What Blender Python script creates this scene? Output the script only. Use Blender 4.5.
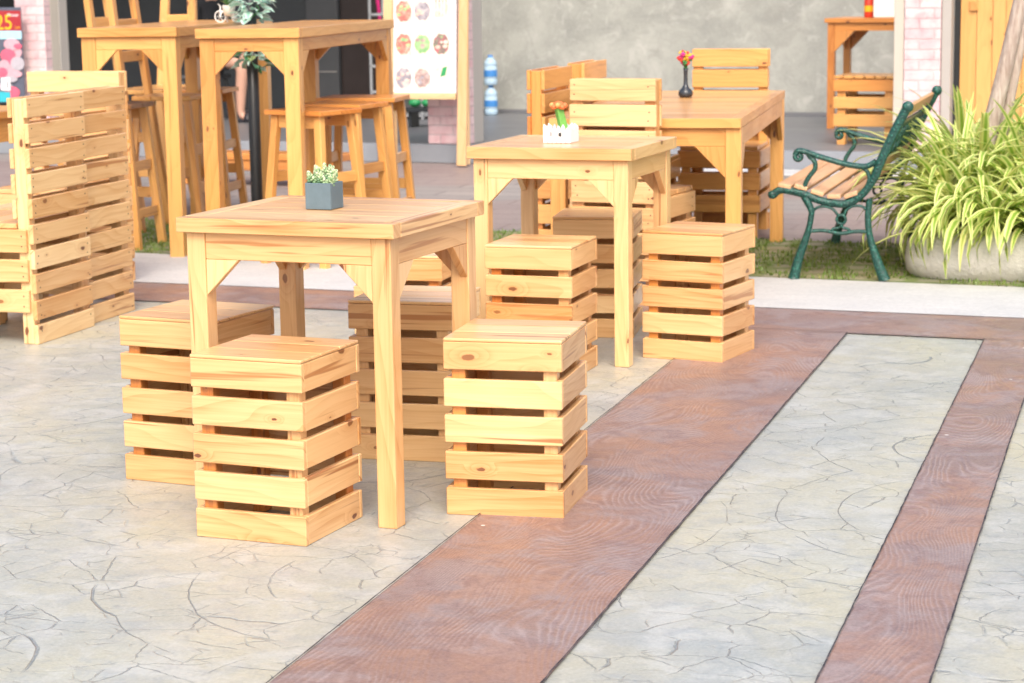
import bpy, bmesh, math, random
from mathutils import Vector, Matrix, noise
random.seed(7)
R = math.radians
PI = math.pi
for o in list(bpy.data.objects):
    bpy.data.objects.remove(o)
scene = bpy.context.scene
col = scene.collection

# ------------------------------------------------------------------ materials
def newmat(name):
    m = bpy.data.materials.new(name)
    m.use_nodes = True
    nt = m.node_tree
    b = nt.nodes['Principled BSDF']
    return m, nt, b

class NT:
    """tiny helper for node graphs"""
    def __init__(self, nt):
        self.nt = nt
    def n(self, kind, **kw):
        nd = self.nt.nodes.new(kind)
        ins = kw.pop('ins', {})
        for k, v in kw.items():
            setattr(nd, k, v)
        for k, v in ins.items():
            self.put(nd.inputs[k], v)
        return nd
    def put(self, sock, v):
        if isinstance(v, bpy.types.NodeSocket):
            self.nt.links.new(v, sock)
        elif v is not None:
            sock.default_value = v
    def math(self, op, a, b=None, c=None, clamp=False):
        nd = self.nt.nodes.new('ShaderNodeMath')
        nd.operation = op
        nd.use_clamp = clamp
        self.put(nd.inputs[0], a)
        if b is not None: self.put(nd.inputs[1], b)
        if c is not None: self.put(nd.inputs[2], c)
        return nd.outputs[0]
    def mix(self, fac, a, b, mode='MIX'):
        nd = self.nt.nodes.new('ShaderNodeMix')
        nd.data_type = 'RGBA'
        nd.blend_type = mode
        self.put(nd.inputs[0], fac)
        self.put(nd.inputs[6], a if not isinstance(a, tuple) else (*a, 1))
        self.put(nd.inputs[7], b if not isinstance(b, tuple) else (*b, 1))
        return nd.outputs[2]
    def ramp(self, fac, stops):
        nd = self.nt.nodes.new('ShaderNodeValToRGB')
        els = nd.color_ramp.elements
        while len(els) < len(stops): els.new(.5)
        for e, (p, c) in zip(els, stops):
            e.position = p
            e.color = (*c, 1) if isinstance(c, tuple) else (c, c, c, 1)
        self.put(nd.inputs[0], fac)
        return nd.outputs[0]
    def comb(self, x, y, z):
        nd = self.nt.nodes.new('ShaderNodeCombineXYZ')
        for i, v in enumerate((x, y, z)): self.put(nd.inputs[i], v)
        return nd.outputs[0]
    def sep(self, v):
        nd = self.nt.nodes.new('ShaderNodeSeparateXYZ')
        self.put(nd.inputs[0], v)
        return nd.outputs
    def vm(self, op, a, b):
        nd = self.nt.nodes.new('ShaderNodeVectorMath')
        nd.operation = op
        self.put(nd.inputs[0], a); self.put(nd.inputs[1], b)
        return nd.outputs[0]
    def noise(self, vec, scale=1, detail=3, rough=.5, dist=0):
        nd = self.nt.nodes.new('ShaderNodeTexNoise')
        self.put(nd.inputs['Vector'], vec)
        nd.inputs['Scale'].default_value = scale
        nd.inputs['Detail'].default_value = detail
        nd.inputs['Roughness'].default_value = rough
        nd.inputs['Distortion'].default_value = dist
        return nd.outputs
    def voro(self, vec, scale=1, feature='F1', rand=1, dim='3D'):
        nd = self.nt.nodes.new('ShaderNodeTexVoronoi')
        nd.voronoi_dimensions = dim
        nd.feature = feature
        self.put(nd.inputs['Vector'], vec)
        nd.inputs['Scale'].default_value = scale
        nd.inputs['Randomness'].default_value = rand
        return nd.outputs
    def bump(self, h, strength=.3, dist=.01, normal=None):
        nd = self.nt.nodes.new('ShaderNodeBump')
        nd.inputs['Strength'].default_value = strength
        nd.inputs['Distance'].default_value = dist
        self.put(nd.inputs['Height'], h)
        if normal is not None: self.put(nd.inputs['Normal'], normal)
        return nd.outputs[0]

def wood(name, light, dark, rough=.38, knots=.40, streak=.85, coat=.45):
    m, nt, b = newmat(name)
    g = NT(nt)
    uv = g.n('ShaderNodeUVMap', uv_map='UVMap').outputs[0]
    rnd = g.n('ShaderNodeAttribute', attribute_name='rnd').outputs['Fac']
    oi = g.n('ShaderNodeObjectInfo').outputs['Random']
    s = g.sep(uv)
    r = g.math('ADD', g.math('MULTIPLY', rnd, 37.0), g.math('MULTIPLY', oi, 53.0))
    u = g.math('ADD', s[0], r)
    v = g.math('ADD', s[1], g.math('MULTIPLY', r, .37))
    # slow board to board and along-board variation
    n0 = g.noise(g.comb(g.math('MULTIPLY', u, 2.0), g.math('MULTIPLY', v, 5.0), r), 1, 3, .55)[0]
    # fine grain
    n1 = g.noise(g.comb(g.math('MULTIPLY', u, 3.0), g.math('MULTIPLY', v, 150.0), r), 1, 4, .6, .3)[0]
    n1b = g.noise(g.comb(g.math('MULTIPLY', u, 9.0), g.math('MULTIPLY', v, 420.0), r), 1, 2, .5)[0]
    # knots: cell distance
    kv = g.voro(g.comb(g.math('MULTIPLY', u, 4.2), g.math('MULTIPLY', v, 9.0), 0.0), 1, dim='2D')
    kcell = g.sep(kv['Color'])[0]
    kon = g.math('GREATER_THAN', kcell, 1 - knots)
    kd = kv['Distance']
    ksize = g.math('MULTIPLY_ADD', g.sep(kv['Color'])[1], .065, .022)
    kn = g.noise(g.comb(g.math('MULTIPLY', u, 60.0), g.math('MULTIPLY', v, 60.0), r), 1, 2)[0]
    kd2 = g.math('ADD', kd, g.math('MULTIPLY_ADD', kn, .07, -.035))
    kcore = g.n('ShaderNodeMapRange', interpolation_type='SMOOTHSTEP',
                ins={'Value': kd2, 'From Min': g.math('MULTIPLY', ksize, 1.0), 'From Max': g.math('MULTIPLY', ksize, .62)}).outputs[0]
    kcore = g.math('MULTIPLY', kcore, kon)
    khalo = g.n('ShaderNodeMapRange', interpolation_type='SMOOTHSTEP',
                ins={'Value': kd, 'From Min': g.math('MULTIPLY', ksize, 4.2), 'From Max': g.math('MULTIPLY', ksize, .6)}).outputs[0]
    khalo = g.math('MULTIPLY', khalo, kon)
    # cathedral rings bent around the knots
    low = g.noise(g.comb(g.math('MULTIPLY', u, 1.3), g.math('MULTIPLY', v, 4.0), r), 1, 2, .5)[0]
    ring = g.math('ADD', g.math('MULTIPLY', v, 26.0), g.math('MULTIPLY', low, 9.0))
    ring = g.math('ADD', ring, g.math('MULTIPLY', khalo, 2.2))
    rw = g.math('FRACT', ring)
    rw = g.math('POWER', rw, 2.6)
    grain = g.math('ADD', g.math('MULTIPLY', rw, .22), g.math('MULTIPLY', n1, .70))
    grain = g.math('ADD', grain, g.math('MULTIPLY', n1b, .16))
    grain = g.math('ADD', grain, g.math('MULTIPLY_ADD', n0, .7, -.35))
    grain = g.math('ADD', grain, g.math('MULTIPLY_ADD', rnd, .50, -.22), clamp=True)
    c = g.ramp(grain, [(.20, light), (.54, tuple(l * .62 + d * .38 for l, d in zip(light, dark))), (.95, dark)])
    # reddish heart streaks on some boards
    st = g.noise(g.comb(g.math('MULTIPLY', u, .9), g.math('MULTIPLY', v, 26.0), g.math('ADD', r, 9.0)), 1, 3, .6, .4)[0]
    stm = g.n('ShaderNodeMapRange', interpolation_type='SMOOTHSTEP', ins={'Value': st, 'From Min': .62, 'From Max': .68}).outputs[0]
    c = g.mix(g.math('MULTIPLY', stm, streak), c, (.33, .115, .035))
    c = g.mix(g.math('MULTIPLY', khalo, .30), c, (.50, .20, .06))
    c = g.mix(g.math('MULTIPLY', kcore, .95), c, (.13, .035, .015))
    # hue shift per board: yellowish to orange
    c = g.mix(g.math('MULTIPLY', g.math('FRACT', g.math('MULTIPLY', rnd, 7.31)), .38), c, (.60, .27, .075))
    nt.links.new(c, b.inputs['Base Color'])
    rr = g.math('MULTIPLY_ADD', n0, .25, rough - .12)
    nt.links.new(rr, b.inputs['Roughness'])
    b.inputs['Coat Weight'].default_value = coat
    b.inputs['Coat Roughness'].default_value = .18
    hb = g.math('ADD', g.math('MULTIPLY', n1, .6), g.math('MULTIPLY', rw, .4))
    nt.links.new(g.bump(hb, .12, .003), b.inputs['Normal'])
    return m

def plain(name, c, rough=.6, metal=0, var=.15, scale=8, bump=0, spec=None, coat=0):
    m, nt, b = newmat(name)
    g = NT(nt)
    tc = g.n('ShaderNodeTexCoord').outputs['Object']
    n = g.noise(tc, scale, 4, .6)[0]
    cc = g.mix(n, tuple(x * (1 - var) for x in c), tuple(min(1, x * (1 + var)) for x in c))
    nt.links.new(cc, b.inputs['Base Color'])
    nt.links.new(g.math('MULTIPLY_ADD', n, .2, rough - .1, clamp=True), b.inputs['Roughness'])
    b.inputs['Metallic'].default_value = metal
    b.inputs['Coat Weight'].default_value = coat
    if spec is not None: b.inputs['Specular IOR Level'].default_value = spec
    if bump:
        n2 = g.noise(tc, scale * 6, 4, .6)[0]
        nt.links.new(g.bump(n2, bump, .01), b.inputs['Normal'])
    return m

M = {}
M['pine'] = wood('pine_boards', (.85, .56, .275), (.54, .245, .075))
M['palepine'] = wood('pale_pine_boards', (.90, .625, .315), (.60, .30, .10))
M['honey'] = wood('honey_pine', (.78, .425, .135), (.49, .20, .042), streak=.5)
M['orange'] = wood('orange_pine', (.76, .315, .075), (.47, .145, .025), streak=.6)
M['paleframe'] = wood('pale_frame_wood', (.80, .60, .36), (.62, .40, .19), knots=.1, streak=.05)
M['darkwood'] = wood('dark_stool_wood', (.26, .12, .05), (.12, .05, .02), knots=.2)
M['benchwood'] = wood('bench_slat_wood', (.70, .45, .27), (.47, .27, .15), rough=.55, knots=.1, streak=.1, coat=0)
M['doorwood'] = wood('door_boards', (.70, .40, .14), (.46, .21, .055), knots=.6, streak=.3)

def iron_mat():
    m, nt, b = newmat('green_cast_iron')
    g = NT(nt)
    tc = g.n('ShaderNodeTexCoord').outputs['Object']
    n = g.noise(tc, 90, 4, .65)[0]
    n2 = g.noise(tc, 9, 3, .5)[0]
    v = g.voro(tc, 130)['Distance']
    c = g.ramp(g.math('ADD', g.math('MULTIPLY', n, .7), g.math('MULTIPLY', v, .45)), [(.42, (.006, .032, .028)), (.64, (.010, .070, .055)), (.90, (.06, .26, .19))])  # palest stop paints highlights onto the raised grain
    c = g.mix(g.math('MULTIPLY', n2, .25), c, (.02, .10, .085))
    nt.links.new(c, b.inputs['Base Color'])
    b.inputs['Roughness'].default_value = .38
    nt.links.new(g.bump(g.math('ADD', v, n), .5, .004), b.inputs['Normal'])
    return m
M['iron'] = iron_mat()

def stamped_concrete():
    m, nt, b = newmat('stamped_grey_concrete')
    g = NT(nt)
    tc = g.n('ShaderNodeTexCoord').outputs['Object']
    # distort
    d1 = g.noise(tc, 1.6, 3, .55)['Color']
    d2 = g.noise(tc, 9.0, 3, .6)['Color']
    off = g.vm('ADD', g.vm('MULTIPLY', g.vm('SUBTRACT', d1, (.5, .5, .5)), (.12, .12, 0)), g.vm('MULTIPLY', g.vm('SUBTRACT', d2, (.5, .5, .5)), (.05, .05, 0)))
    p = g.vm('ADD', tc, off)
    # slate-like pieces, two sizes
    e1 = g.voro(g.vm('MULTIPLY', p, (4.6, 6.2, 1)), 1, 'DISTANCE_TO_EDGE', 1.0)['Distance']
    # big arcs: fan stamped pattern (rings about sparse centres)
    fc = g.voro(g.vm('MULTIPLY', g.vm('ADD', tc, g.vm('MULTIPLY', off, (.35, .35, 0))), (1.15, 1.0, 1)), 1, 'F1', .7)['Distance']
    ringd = g.math('ABSOLUTE', g.math('SUBTRACT', g.math('FRACT', g.math('MULTIPLY', fc, 6.0)), .5))
    def line(d, w0, w1):
        return g.n('ShaderNodeMapRange', interpolation_type='SMOOTHSTEP', ins={'Value': d, 'From Min': w1, 'From Max': w0}).outputs[0]
    mask = g.noise(tc, 5.5, 3, .6)[0]
    msk1 = g.n('ShaderNodeMapRange', interpolation_type='SMOOTHSTEP', ins={'Value': mask, 'From Min': .40, 'From Max': .56}).outputs[0]
    mask2 = g.noise(g.vm('ADD', tc, (7.3, 2.1, 0)), 2.2, 3, .6)[0]
    msk2 = g.n('ShaderNodeMapRange', interpolation_type='SMOOTHSTEP', ins={'Value': mask2, 'From Min': .47, 'From Max': .56}).outputs[0]
    L1 = g.math('MULTIPLY', line(e1, .002, .011), msk1)
    L2 = g.math('MULTIPLY', line(ringd, .004, .013), msk2)
    e3 = g.voro(g.vm('MULTIPLY', g.vm('ADD', p, (4.3, 7.7, 0)), (9.5, 13.0, 1)), 1, 'DISTANCE_TO_EDGE', 1.0)['Distance']
    mask3 = g.noise(g.vm('ADD', tc, (17.3, 4.1, 0)), 7.0, 3, .6)[0]
    msk3 = g.n('ShaderNodeMapRange', interpolation_type='SMOOTHSTEP', ins={'Value': mask3, 'From Min': .50, 'From Max': .62}).outputs[0]
    L3 = g.math('MULTIPLY', g.math('MULTIPLY', line(e3, .004, .026), msk3), .55)
    L = g.math('MAXIMUM', g.math('MAXIMUM', g.math('MULTIPLY', L1, .8), L2), L3)
    gr = g.noise(tc, 70, 3, .7)[0]
    L = g.math('MULTIPLY', L, g.math('MULTIPLY_ADD', gr, 1.1, .15), clamp=True)
    # colour: cool grey to warm beige blotches
    a = g.noise(tc, 1.1, 5, .6, .4)[0]
    bb = g.noise(g.vm('ADD', tc, (3.1, 9.7, 0)), 3.4, 5, .65, .5)[0]
    cc = g.ramp(a, [(.38, (.285, .315, .305)), (.5, (.37, .38, .325)), (.62, (.435, .42, .30))])
    cc = g.mix(g.math('MULTIPLY', g.ramp(bb, [(.42, 0.0), (.68, 1.0)]), .55), cc, (.355, .33, .225))
    fb = g.noise(g.vm('ADD', tc, (13.1, 1.7, 0)), 5.2, 5, .7, .6)[0]
    cc = g.mix(g.math('MULTIPLY', g.ramp(fb, [(.48, 0.0), (.62, 1.0)]), .55), cc, (.47, .485, .465))
    fb2 = g.noise(g.vm('ADD', tc, (5.1, 21.7, 0)), 12.0, 4, .7, .3)[0]
    cc = g.mix(g.math('MULTIPLY', g.ramp(fb2, [(.50, 0.0), (.64, 1.0)]), .42), cc, (.22, .25, .27))
    fine = g.noise(tc, 110, 3, .7)[0]
    cc = g.mix(.22, cc, g.ramp(fine, [(.3, (.25, .25, .24)), (.7, (.68, .66, .6))]))
    sk = g.noise(g.vm('MULTIPLY', tc, (26, 40, 1)), 1, 5, .75, .3)[0]
    cc = g.mix(g.math('MULTIPLY', g.ramp(sk, [(.56, 0.0), (.70, 1.0)]), .45), cc, (.18, .20, .205))
    sk2 = g.noise(g.vm('MULTIPLY', g.vm('ADD', tc, (6, 3, 0)), (34, 22, 1)), 1, 5, .75, .3)[0]
    cc = g.mix(g.math('MULTIPLY', g.ramp(sk2, [(.56, 0.0), (.70, 1.0)]), .35), cc, (.53, .54, .51))
    cc = g.mix(g.math('MULTIPLY', L, .74), cc, (.085, .12, .165))
    nt.links.new(cc, b.inputs['Base Color'])
    rr = g.ramp(bb, [(.3, .30), (.7, .52)])
    nt.links.new(rr, b.inputs['Roughness'])
    h = g.math('SUBTRACT', g.math('ADD', g.math('MULTIPLY', bb, .6), g.math('MULTIPLY', fb2, .35)), g.math('MULTIPLY', L, .8))
    nt.links.new(g.bump(h, .7, .010), b.inputs['Normal'])
    return m
M['concrete'] = stamped_concrete()

def red_strip(name, along):
    """stamped wood-grain terracotta concrete; UV in metres (u across 0..w via attribute)"""
    m, nt, b = newmat(name)
    g = NT(nt)
    uv = g.n('ShaderNodeUVMap', uv_map='UVMap').outputs[0]
    s = g.sep(uv)
    x, y = s[0], s[1]                           # x across, y along
    tc = g.n('ShaderNodeTexCoord').outputs['Object']
    # grain swirls: rings in stretched distorted space
    d = g.noise(g.comb(g.math('MULTIPLY', x, 3.2), g.math('MULTIPLY', y, 1.1), 0.0), 1, 1, .5, .2)[0]
    d3 = g.noise(g.comb(g.math('MULTIPLY', x, 16.0), g.math('MULTIPLY', y, 16.0), 3.0), 1, 2, .5)[0]
    ph = g.math('ADD', g.math('MULTIPLY', d, 40.0), g.math('MULTIPLY', x, 62.0))
    ph = g.math('ADD', ph, g.math('MULTIPLY', d3, .8))
    w = g.math('SINE', g.math('MULTIPLY', ph, 6.283))
    w = g.math('MULTIPLY_ADD', w, .5, .5)
    fine = g.noise(tc, 150, 3, .7)[0]
    a = g.noise(tc, 1.3, 4, .6, .3)[0]
    bl = g.noise(g.vm('ADD', tc, (4.0, 1.0, 0)), 3.8, 5, .7, .6)[0]
    c = g.ramp(a, [(.36, (.185, .128, .122)), (.5, (.235, .142, .118)), (.64, (.295, .160, .108))])
    c = g.mix(g.math('MULTIPLY', g.ramp(bl, [(.46, 0.0), (.56, 1.0)]), .62), c, (.265, .225, .23))
    bl2 = g.noise(g.vm('ADD', tc, (14.0, 8.0, 0)), 2.9, 5, .7, .5)[0]
    c = g.mix(g.math('MULTIPLY', g.ramp(bl2, [(.50, 0.0), (.60, 1.0)]), .5), c, (.34, .175, .105))
    wm = g.math('MULTIPLY', g.math('POWER', w, 3.0), g.ramp(g.noise(tc, 2.1, 3, .6)[0], [(.44, .04), (.58, 1.0)]))
    c = g.mix(g.math('MULTIPLY', wm, .34), c, (.46, .385, .385))
    bl3 = g.noise(g.vm('ADD', tc, (2.0, 18.0, 0)), 11.0, 4, .7, .6)[0]
    c = g.mix(g.math('MULTIPLY', g.ramp(bl3, [(.50, 0.0), (.62, 1.0)]), .5), c, (.15, .085, .085))
    c = g.mix(.22, c, g.ramp(fine, [(.3, (.06, .04, .04)), (.7, (.55, .42, .38))]))
    sp = g.voro(tc, 7.0)
    spm = g.math('MULTIPLY', g.math('LESS_THAN', sp['Distance'], .045), g.math('GREATER_THAN', g.sep(sp['Color'])[0], .8))
    c = g.mix(g.math('MULTIPLY', spm, .8), c, (.75, .72, .7))
    nt.links.new(c, b.inputs['Base Color'])
    nt.links.new(g.ramp(bl, [(.3, .34), (.7, .55)]), b.inputs['Roughness'])
    nt.links.new(g.bump(g.math('ADD', w, g.math('MULTIPLY', bl, 1.6)), .22, .004), b.inputs['Normal'])
    return m
M['strip'] = red_strip('terracotta_strip', 'y')

def joint_mat():
    m, nt, b = newmat('dark_joint')
    g = NT(nt)
    tc = g.n('ShaderNodeTexCoord').outputs['Object']
    n = g.noise(tc, 22, 4, .7)[0]
    c = g.ramp(n, [(.40, (.022, .020, .024)), (.60, (.09, .075, .075)), (.75, (.24, .19, .17))])
    nt.links.new(c, b.inputs['Base Color'])
    b.inputs['Roughness'].default_value = .7
    return m
M['joint'] = joint_mat()

def kerb_mat():
    m, nt, b = newmat('pale_concrete_path')
    g = NT(nt)
    tc = g.n('ShaderNodeTexCoord').outputs['Object']
    a = g.noise(tc, 1.8, 5, .65, .3)[0]
    f = g.noise(tc, 60, 4, .7)[0]
    st = g.noise(g.vm('MULTIPLY', tc, (1.0, 7.0, 1)), 2.0, 4, .65, .5)[0]
    c = g.ramp(a, [(.3, (.43, .435, .435)), (.7, (.56, .555, .54))])
    c = g.mix(.2, c, g.ramp(f, [(.35, (.35, .35, .34)), (.65, (.78, .77, .75))]))
    c = g.mix(g.math('MULTIPLY', g.ramp(st, [(.5, 0.0), (.7, 1.0)]), .5), c, (.42, .43, .44))
    nt.links.new(c, b.inputs['Base Color'])
    b.inputs['Roughness'].default_value = .75
    nt.links.new(g.bump(f, .2, .004), b.inputs['Normal'])
    return m
M['kerb'] = kerb_mat()

def plaza_mat():
    m, nt, b = newmat('brown_plank_paving')
    g = NT(nt)
    tc = g.n('ShaderNodeTexCoord').outputs['Object']
    br = g.n('ShaderNodeTexBrick', offset=.5, ins={'Vector': tc, 'Scale': 1.0, 'Mortar Size': .012, 'Brick Width': .62, 'Row Height': .24, 'Bias': 0.0,
             'Color1': (.215, .19, .175, 1), 'Color2': (.30, .26, .235, 1), 'Mortar': (.09, .08, .075, 1)})
    a = g.noise(tc, .9, 3, .5)[0]
    pt = g.noise(g.vm('ADD', tc, (2.2, .6, 0)), .55, 1, .4)[0]
    c = g.mix(g.ramp(pt, [(.49, 0.0), (.53, .5)]), br.outputs[0], (.235, .115, .095))
    c = g.mix(g.math('MULTIPLY', a, .45), c, (.36, .335, .32))
    f = g.noise(tc, 30, 4, .7)[0]
    c = g.mix(.15, c, g.ramp(f, [(.3, (.08, .07, .065)), (.7, (.5, .45, .42))]))
    nt.links.new(c, b.inputs['Base Color'])
    b.inputs['Roughness'].default_value = .5
    nt.links.new(g.bump(br.outputs[1], -.3, .006), b.inputs['Normal'])
    return m
M['plaza'] = plaza_mat()

def turf_mat():
    m, nt, b = newmat('turf_paver_soil')
    g = NT(nt)
    tc = g.n('ShaderNodeTexCoord').outputs['Object']
    v = g.voro(g.vm('MULTIPLY', tc, (6.0, 6.0, 1)), 1, 'DISTANCE_TO_EDGE', .35)['Distance']
    n = g.noise(tc, 12, 4, .7)[0]
    nn = g.noise(tc, 1.6, 3, .6)[0]
    c = g.ramp(v, [(.12, (.13, .21, .05)), (.26, (.30, .31, .22))])
    c = g.mix(g.math('MULTIPLY', n, .6), c, (.27, .23, .13))
    c = g.mix(g.ramp(nn, [(.50, 0.0), (.66, .6)]), c, (.33, .27, .15))
    nt.links.new(c, b.inputs['Base Color'])
    b.inputs['Roughness'].default_value = .9
    nt.links.new(g.bump(n, .6, .02), b.inputs['Normal'])
    return m
M['turf'] = turf_mat()

def wall_mat():
    m, nt, b = newmat('bare_cement_wall')
    g = NT(nt)
    tc = g.n('ShaderNodeTexCoord').outputs['Object']
    a = g.noise(tc, 1.5, 6, .62, .8)[0]
    b2 = g.noise(g.vm('ADD', tc, (5, 2, 3)), 4.5, 5, .65, 1.2)[0]
    f = g.noise(tc, 40, 4, .7)[0]
    c = g.ramp(a, [(.30, (.23, .235, .215)), (.5, (.325, .33, .295)), (.68, (.41, .41, .37))])
    c = g.mix(g.math('MULTIPLY', g.ramp(b2, [(.50, 0.0), (.70, 1.0)]), .65), c, (.24, .24, .215))
    b3 = g.noise(g.vm('ADD', tc, (1, 12, 8)), 7.5, 4, .6, .8)[0]
    c = g.mix(g.math('MULTIPLY', g.ramp(b3, [(.55, 0.0), (.72, 1.0)]), .45), c, (.55, .54, .50))
    c = g.mix(.10, c, g.ramp(f, [(.3, (.15, .15, .14)), (.7, (.6, .6, .56))]))
    nt.links.new(c, b.inputs['Base Color'])
    b.inputs['Roughness'].default_value = .6
    nt.links.new(g.bump(a, .3, .02), b.inputs['Normal'])
    return m
M['wall'] = wall_mat()

def brick_mat():
    m, nt, b = newmat('pink_washed_brick')
    g = NT(nt)
    uv = g.n('ShaderNodeUVMap', uv_map='UVMap').outputs[0]
    s = g.sep(uv)
    tc = g.n('ShaderNodeTexCoord').outputs['Object']
    br = g.n('ShaderNodeTexBrick', offset=.5, ins={'Vector': g.comb(s[1], s[0], 0.0), 'Scale': 1.0, 'Mortar Size': .006, 'Brick Width': .20, 'Row Height': .068,
             'Color1': (.62, .40, .42, 1), 'Color2': (.70, .54, .54, 1), 'Mortar': (.48, .37, .38, 1)})
    br.inputs['Mortar Smooth'].default_value = .3
    n = g.noise(tc, 14, 4, .7, .5)[0]
    n2 = g.noise(tc, 5, 3, .6)[0]
    c = g.mix(g.math('MULTIPLY', g.ramp(n, [(.48, 0.0), (.66, 1.0)]), .55), br.outputs[0], (.50, .25, .28))
    c = g.mix(g.math('MULTIPLY', g.ramp(n2, [(.42, 0.0), (.7, 1.0)]), .6), c, (.72, .62, .61))
    nt.links.new(c, b.inputs['Base Color'])
    b.inputs['Roughness'].default_value = .8
    h = g.math('SUBTRACT', g.math('MULTIPLY', n, .5), br.outputs[1])
    nt.links.new(g.bump(h, .6, .012), b.inputs['Normal'])
    return m
M['brick'] = brick_mat()

def leaf_mat(name, edge, mid, wmin=.14, wmax=.30):
    m, nt, b = newmat(name)
    g = NT(nt)
    uv = g.n('ShaderNodeUVMap', uv_map='UVMap').outputs[0]
    s = g.sep(uv)
    d = g.math('ABSOLUTE', g.math('SUBTRACT', s[0], .5))
    rnd = g.n('ShaderNodeAttribute', attribute_name='rnd').outputs['Fac']
    st = g.n('ShaderNodeMapRange', interpolation_type='SMOOTHSTEP', ins={'Value': d, 'From Min': wmin, 'From Max': wmax}).outputs[0]
    c = g.mix(st, mid, edge)
    c = g.mix(g.math('MULTIPLY', rnd, .22), c, tuple(x * .55 for x in mid))
    c = g.mix(g.math('MULTIPLY', g.math('GREATER_THAN', g.math('FRACT', g.math('MULTIPLY', rnd, 11.3)), .94), .4), c, (.52, .42, .12))
    nt.links.new(c, b.inputs['Base Color'])
    b.inputs['Roughness'].default_value = .42
    tr = g.n('ShaderNodeBsdfTranslucent', ins={'Color': c})
    mx = g.n('ShaderNodeMixShader', ins={0: .36})
    nt.links.new(b.outputs[0], mx.inputs[1]); nt.links.new(tr.outputs[0], mx.inputs[2])
    nt.links.new(mx.outputs[0], nt.nodes['Material Output'].inputs['Surface'])
    return m
M['spider'] = leaf_mat('variegated_leaf', (.88, .88, .36), (.31, .50, .07), .13, .29)
M['grass'] = leaf_mat('grass_blade', (.24, .34, .08), (.16, .26, .05))
M['ivy'] = leaf_mat('mint_leaf', (.80, .92, .86), (.36, .72, .56), .05, .30)
M['ivydark'] = leaf_mat('dark_vine_leaf', (.22, .42, .24), (.06, .24, .11), .12, .42)
M['sprig'] = leaf_mat('sprig_leaf', (.13, .28, .07), (.08, .2, .05))
def succ_mat():
    m, nt, b = newmat('succulent_leaf')
    g = NT(nt)
    rnd = g.n('ShaderNodeAttribute', attribute_name='rnd').outputs['Fac']
    c = g.ramp(rnd, [(.0, (.08, .19, .10)), (.4, (.25, .40, .20)), (.75, (.50, .60, .36)), (1.0, (.68, .70, .52))])
    nt.links.new(c, b.inputs['Base Color'])
    b.inputs['Roughness'].default_value = .5
    return m
M['succ'] = succ_mat()

def bark_mat():
    m, nt, b = newmat('grey_bark')
    g = NT(nt)
    tc = g.n('ShaderNodeTexCoord').outputs['Object']
    n = g.noise(g.vm('MULTIPLY', tc, (60, 60, 9)), 1, 5, .65)[0]
    n2 = g.noise(tc, 6, 4, .6)[0]
    c = g.ramp(n, [(.3, (.22, .16, .13)), (.55, (.42, .35, .30)), (.75, (.58, .52, .47))])
    c = g.mix(g.math('MULTIPLY', n2, .4), c, (.42, .30, .25))
    nt.links.new(c, b.inputs['Base Color'])
    b.inputs['Roughness'].default_value = .85
    nt.links.new(g.bump(n, .5, .01), b.inputs['Normal'])
    return m
M['bark'] = bark_mat()

M['greyblue'] = plain('slate_ceramic', (.115, .170, .205), .55, var=.18, scale=40, bump=.05)
M['white'] = plain('white_paint', (.82, .82, .81), .45, var=.03)
M['paper'] = plain('white_paper', (.82, .82, .83), .5, var=.03)
M['black'] = plain('black_paint', (.022, .025, .028), .4, var=.3)
M['blackgloss'] = plain('black_glaze', (.030, .036, .044), .25, var=.3)
M['soil'] = plain('soil', (.05, .035, .025), .95, var=.4, scale=60, bump=.5)
M['platform'] = plain('grey_platform_tile', (.155, .157, .165), .42, var=.12, scale=3)
M['riser'] = plain('grey_step_paint', (.235, .25, .275), .6, var=.16, scale=5)
M['planter'] = plain('rough_planter_concrete', (.56, .535, .49), .85, var=.34, scale=9, bump=.7)
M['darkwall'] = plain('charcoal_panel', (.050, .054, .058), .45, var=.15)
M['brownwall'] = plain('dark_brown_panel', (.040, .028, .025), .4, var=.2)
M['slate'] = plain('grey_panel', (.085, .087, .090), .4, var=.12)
M['lightgrey'] = plain('pale_grey_wall', (.34, .35, .36), .6, var=.08)
M['metalframe'] = plain('grey_aluminium', (.40, .375, .345), .5, var=.06)
M['beige'] = plain('beige_frame', (.50, .455, .385), .55, var=.06)
M['pink'] = plain('pink_plastic', (.75, .03, .22), .35, var=.05)
M['straw'] = plain('straw_bristles', (.42, .27, .12), .85, var=.25, scale=60)
M['skin'] = plain('skin', (.56, .32, .23), .5, var=.06, scale=20)
M['blackcloth'] = plain('black_cloth', (.02, .021, .025), .85, var=.3, scale=20)
M['greycloth'] = plain('dark_grey_cloth', (.045, .046, .05), .85, var=.3, scale=20)
M['hair'] = plain('black_hair', (.012, .010, .009), .5, var=.3, scale=40)
M['sandal'] = plain('dark_sandal', (.018, .018, .025), .5, var=.2)
M['green'] = plain('green_plastic', (.03, .30, .10), .4, var=.15)
M['greenglass'] = plain('green_bottle', (.02, .16, .09), .15, var=.3, scale=20)
M['redjar'] = plain('red_jar_label', (.62, .045, .02), .35, var=.12, scale=20)
M['redsign'] = plain('dark_red_print', (.36, .028, .035), .4, var=.06)
M['yellow'] = plain('yellow_print', (.85, .50, .02), .4, var=.03)
M['pinkprint'] = plain('pink_print', (.78, .12, .19), .4, var=.25, scale=25)
M['palepink'] = plain('pale_pink_print', (.62, .36, .41), .4, var=.25, scale=25)
M['greyprint'] = plain('grey_print', (.42, .39, .43), .4, var=.3, scale=25)
M['darkprint'] = plain('dark_print', (.10, .11, .15), .4, var=.4, scale=20)
M['skyprint'] = plain('sky_print', (.40, .66, .78), .4, var=.2, scale=25)
M['teal'] = plain('teal_print', (.04, .42, .50), .4, var=.1)
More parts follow.
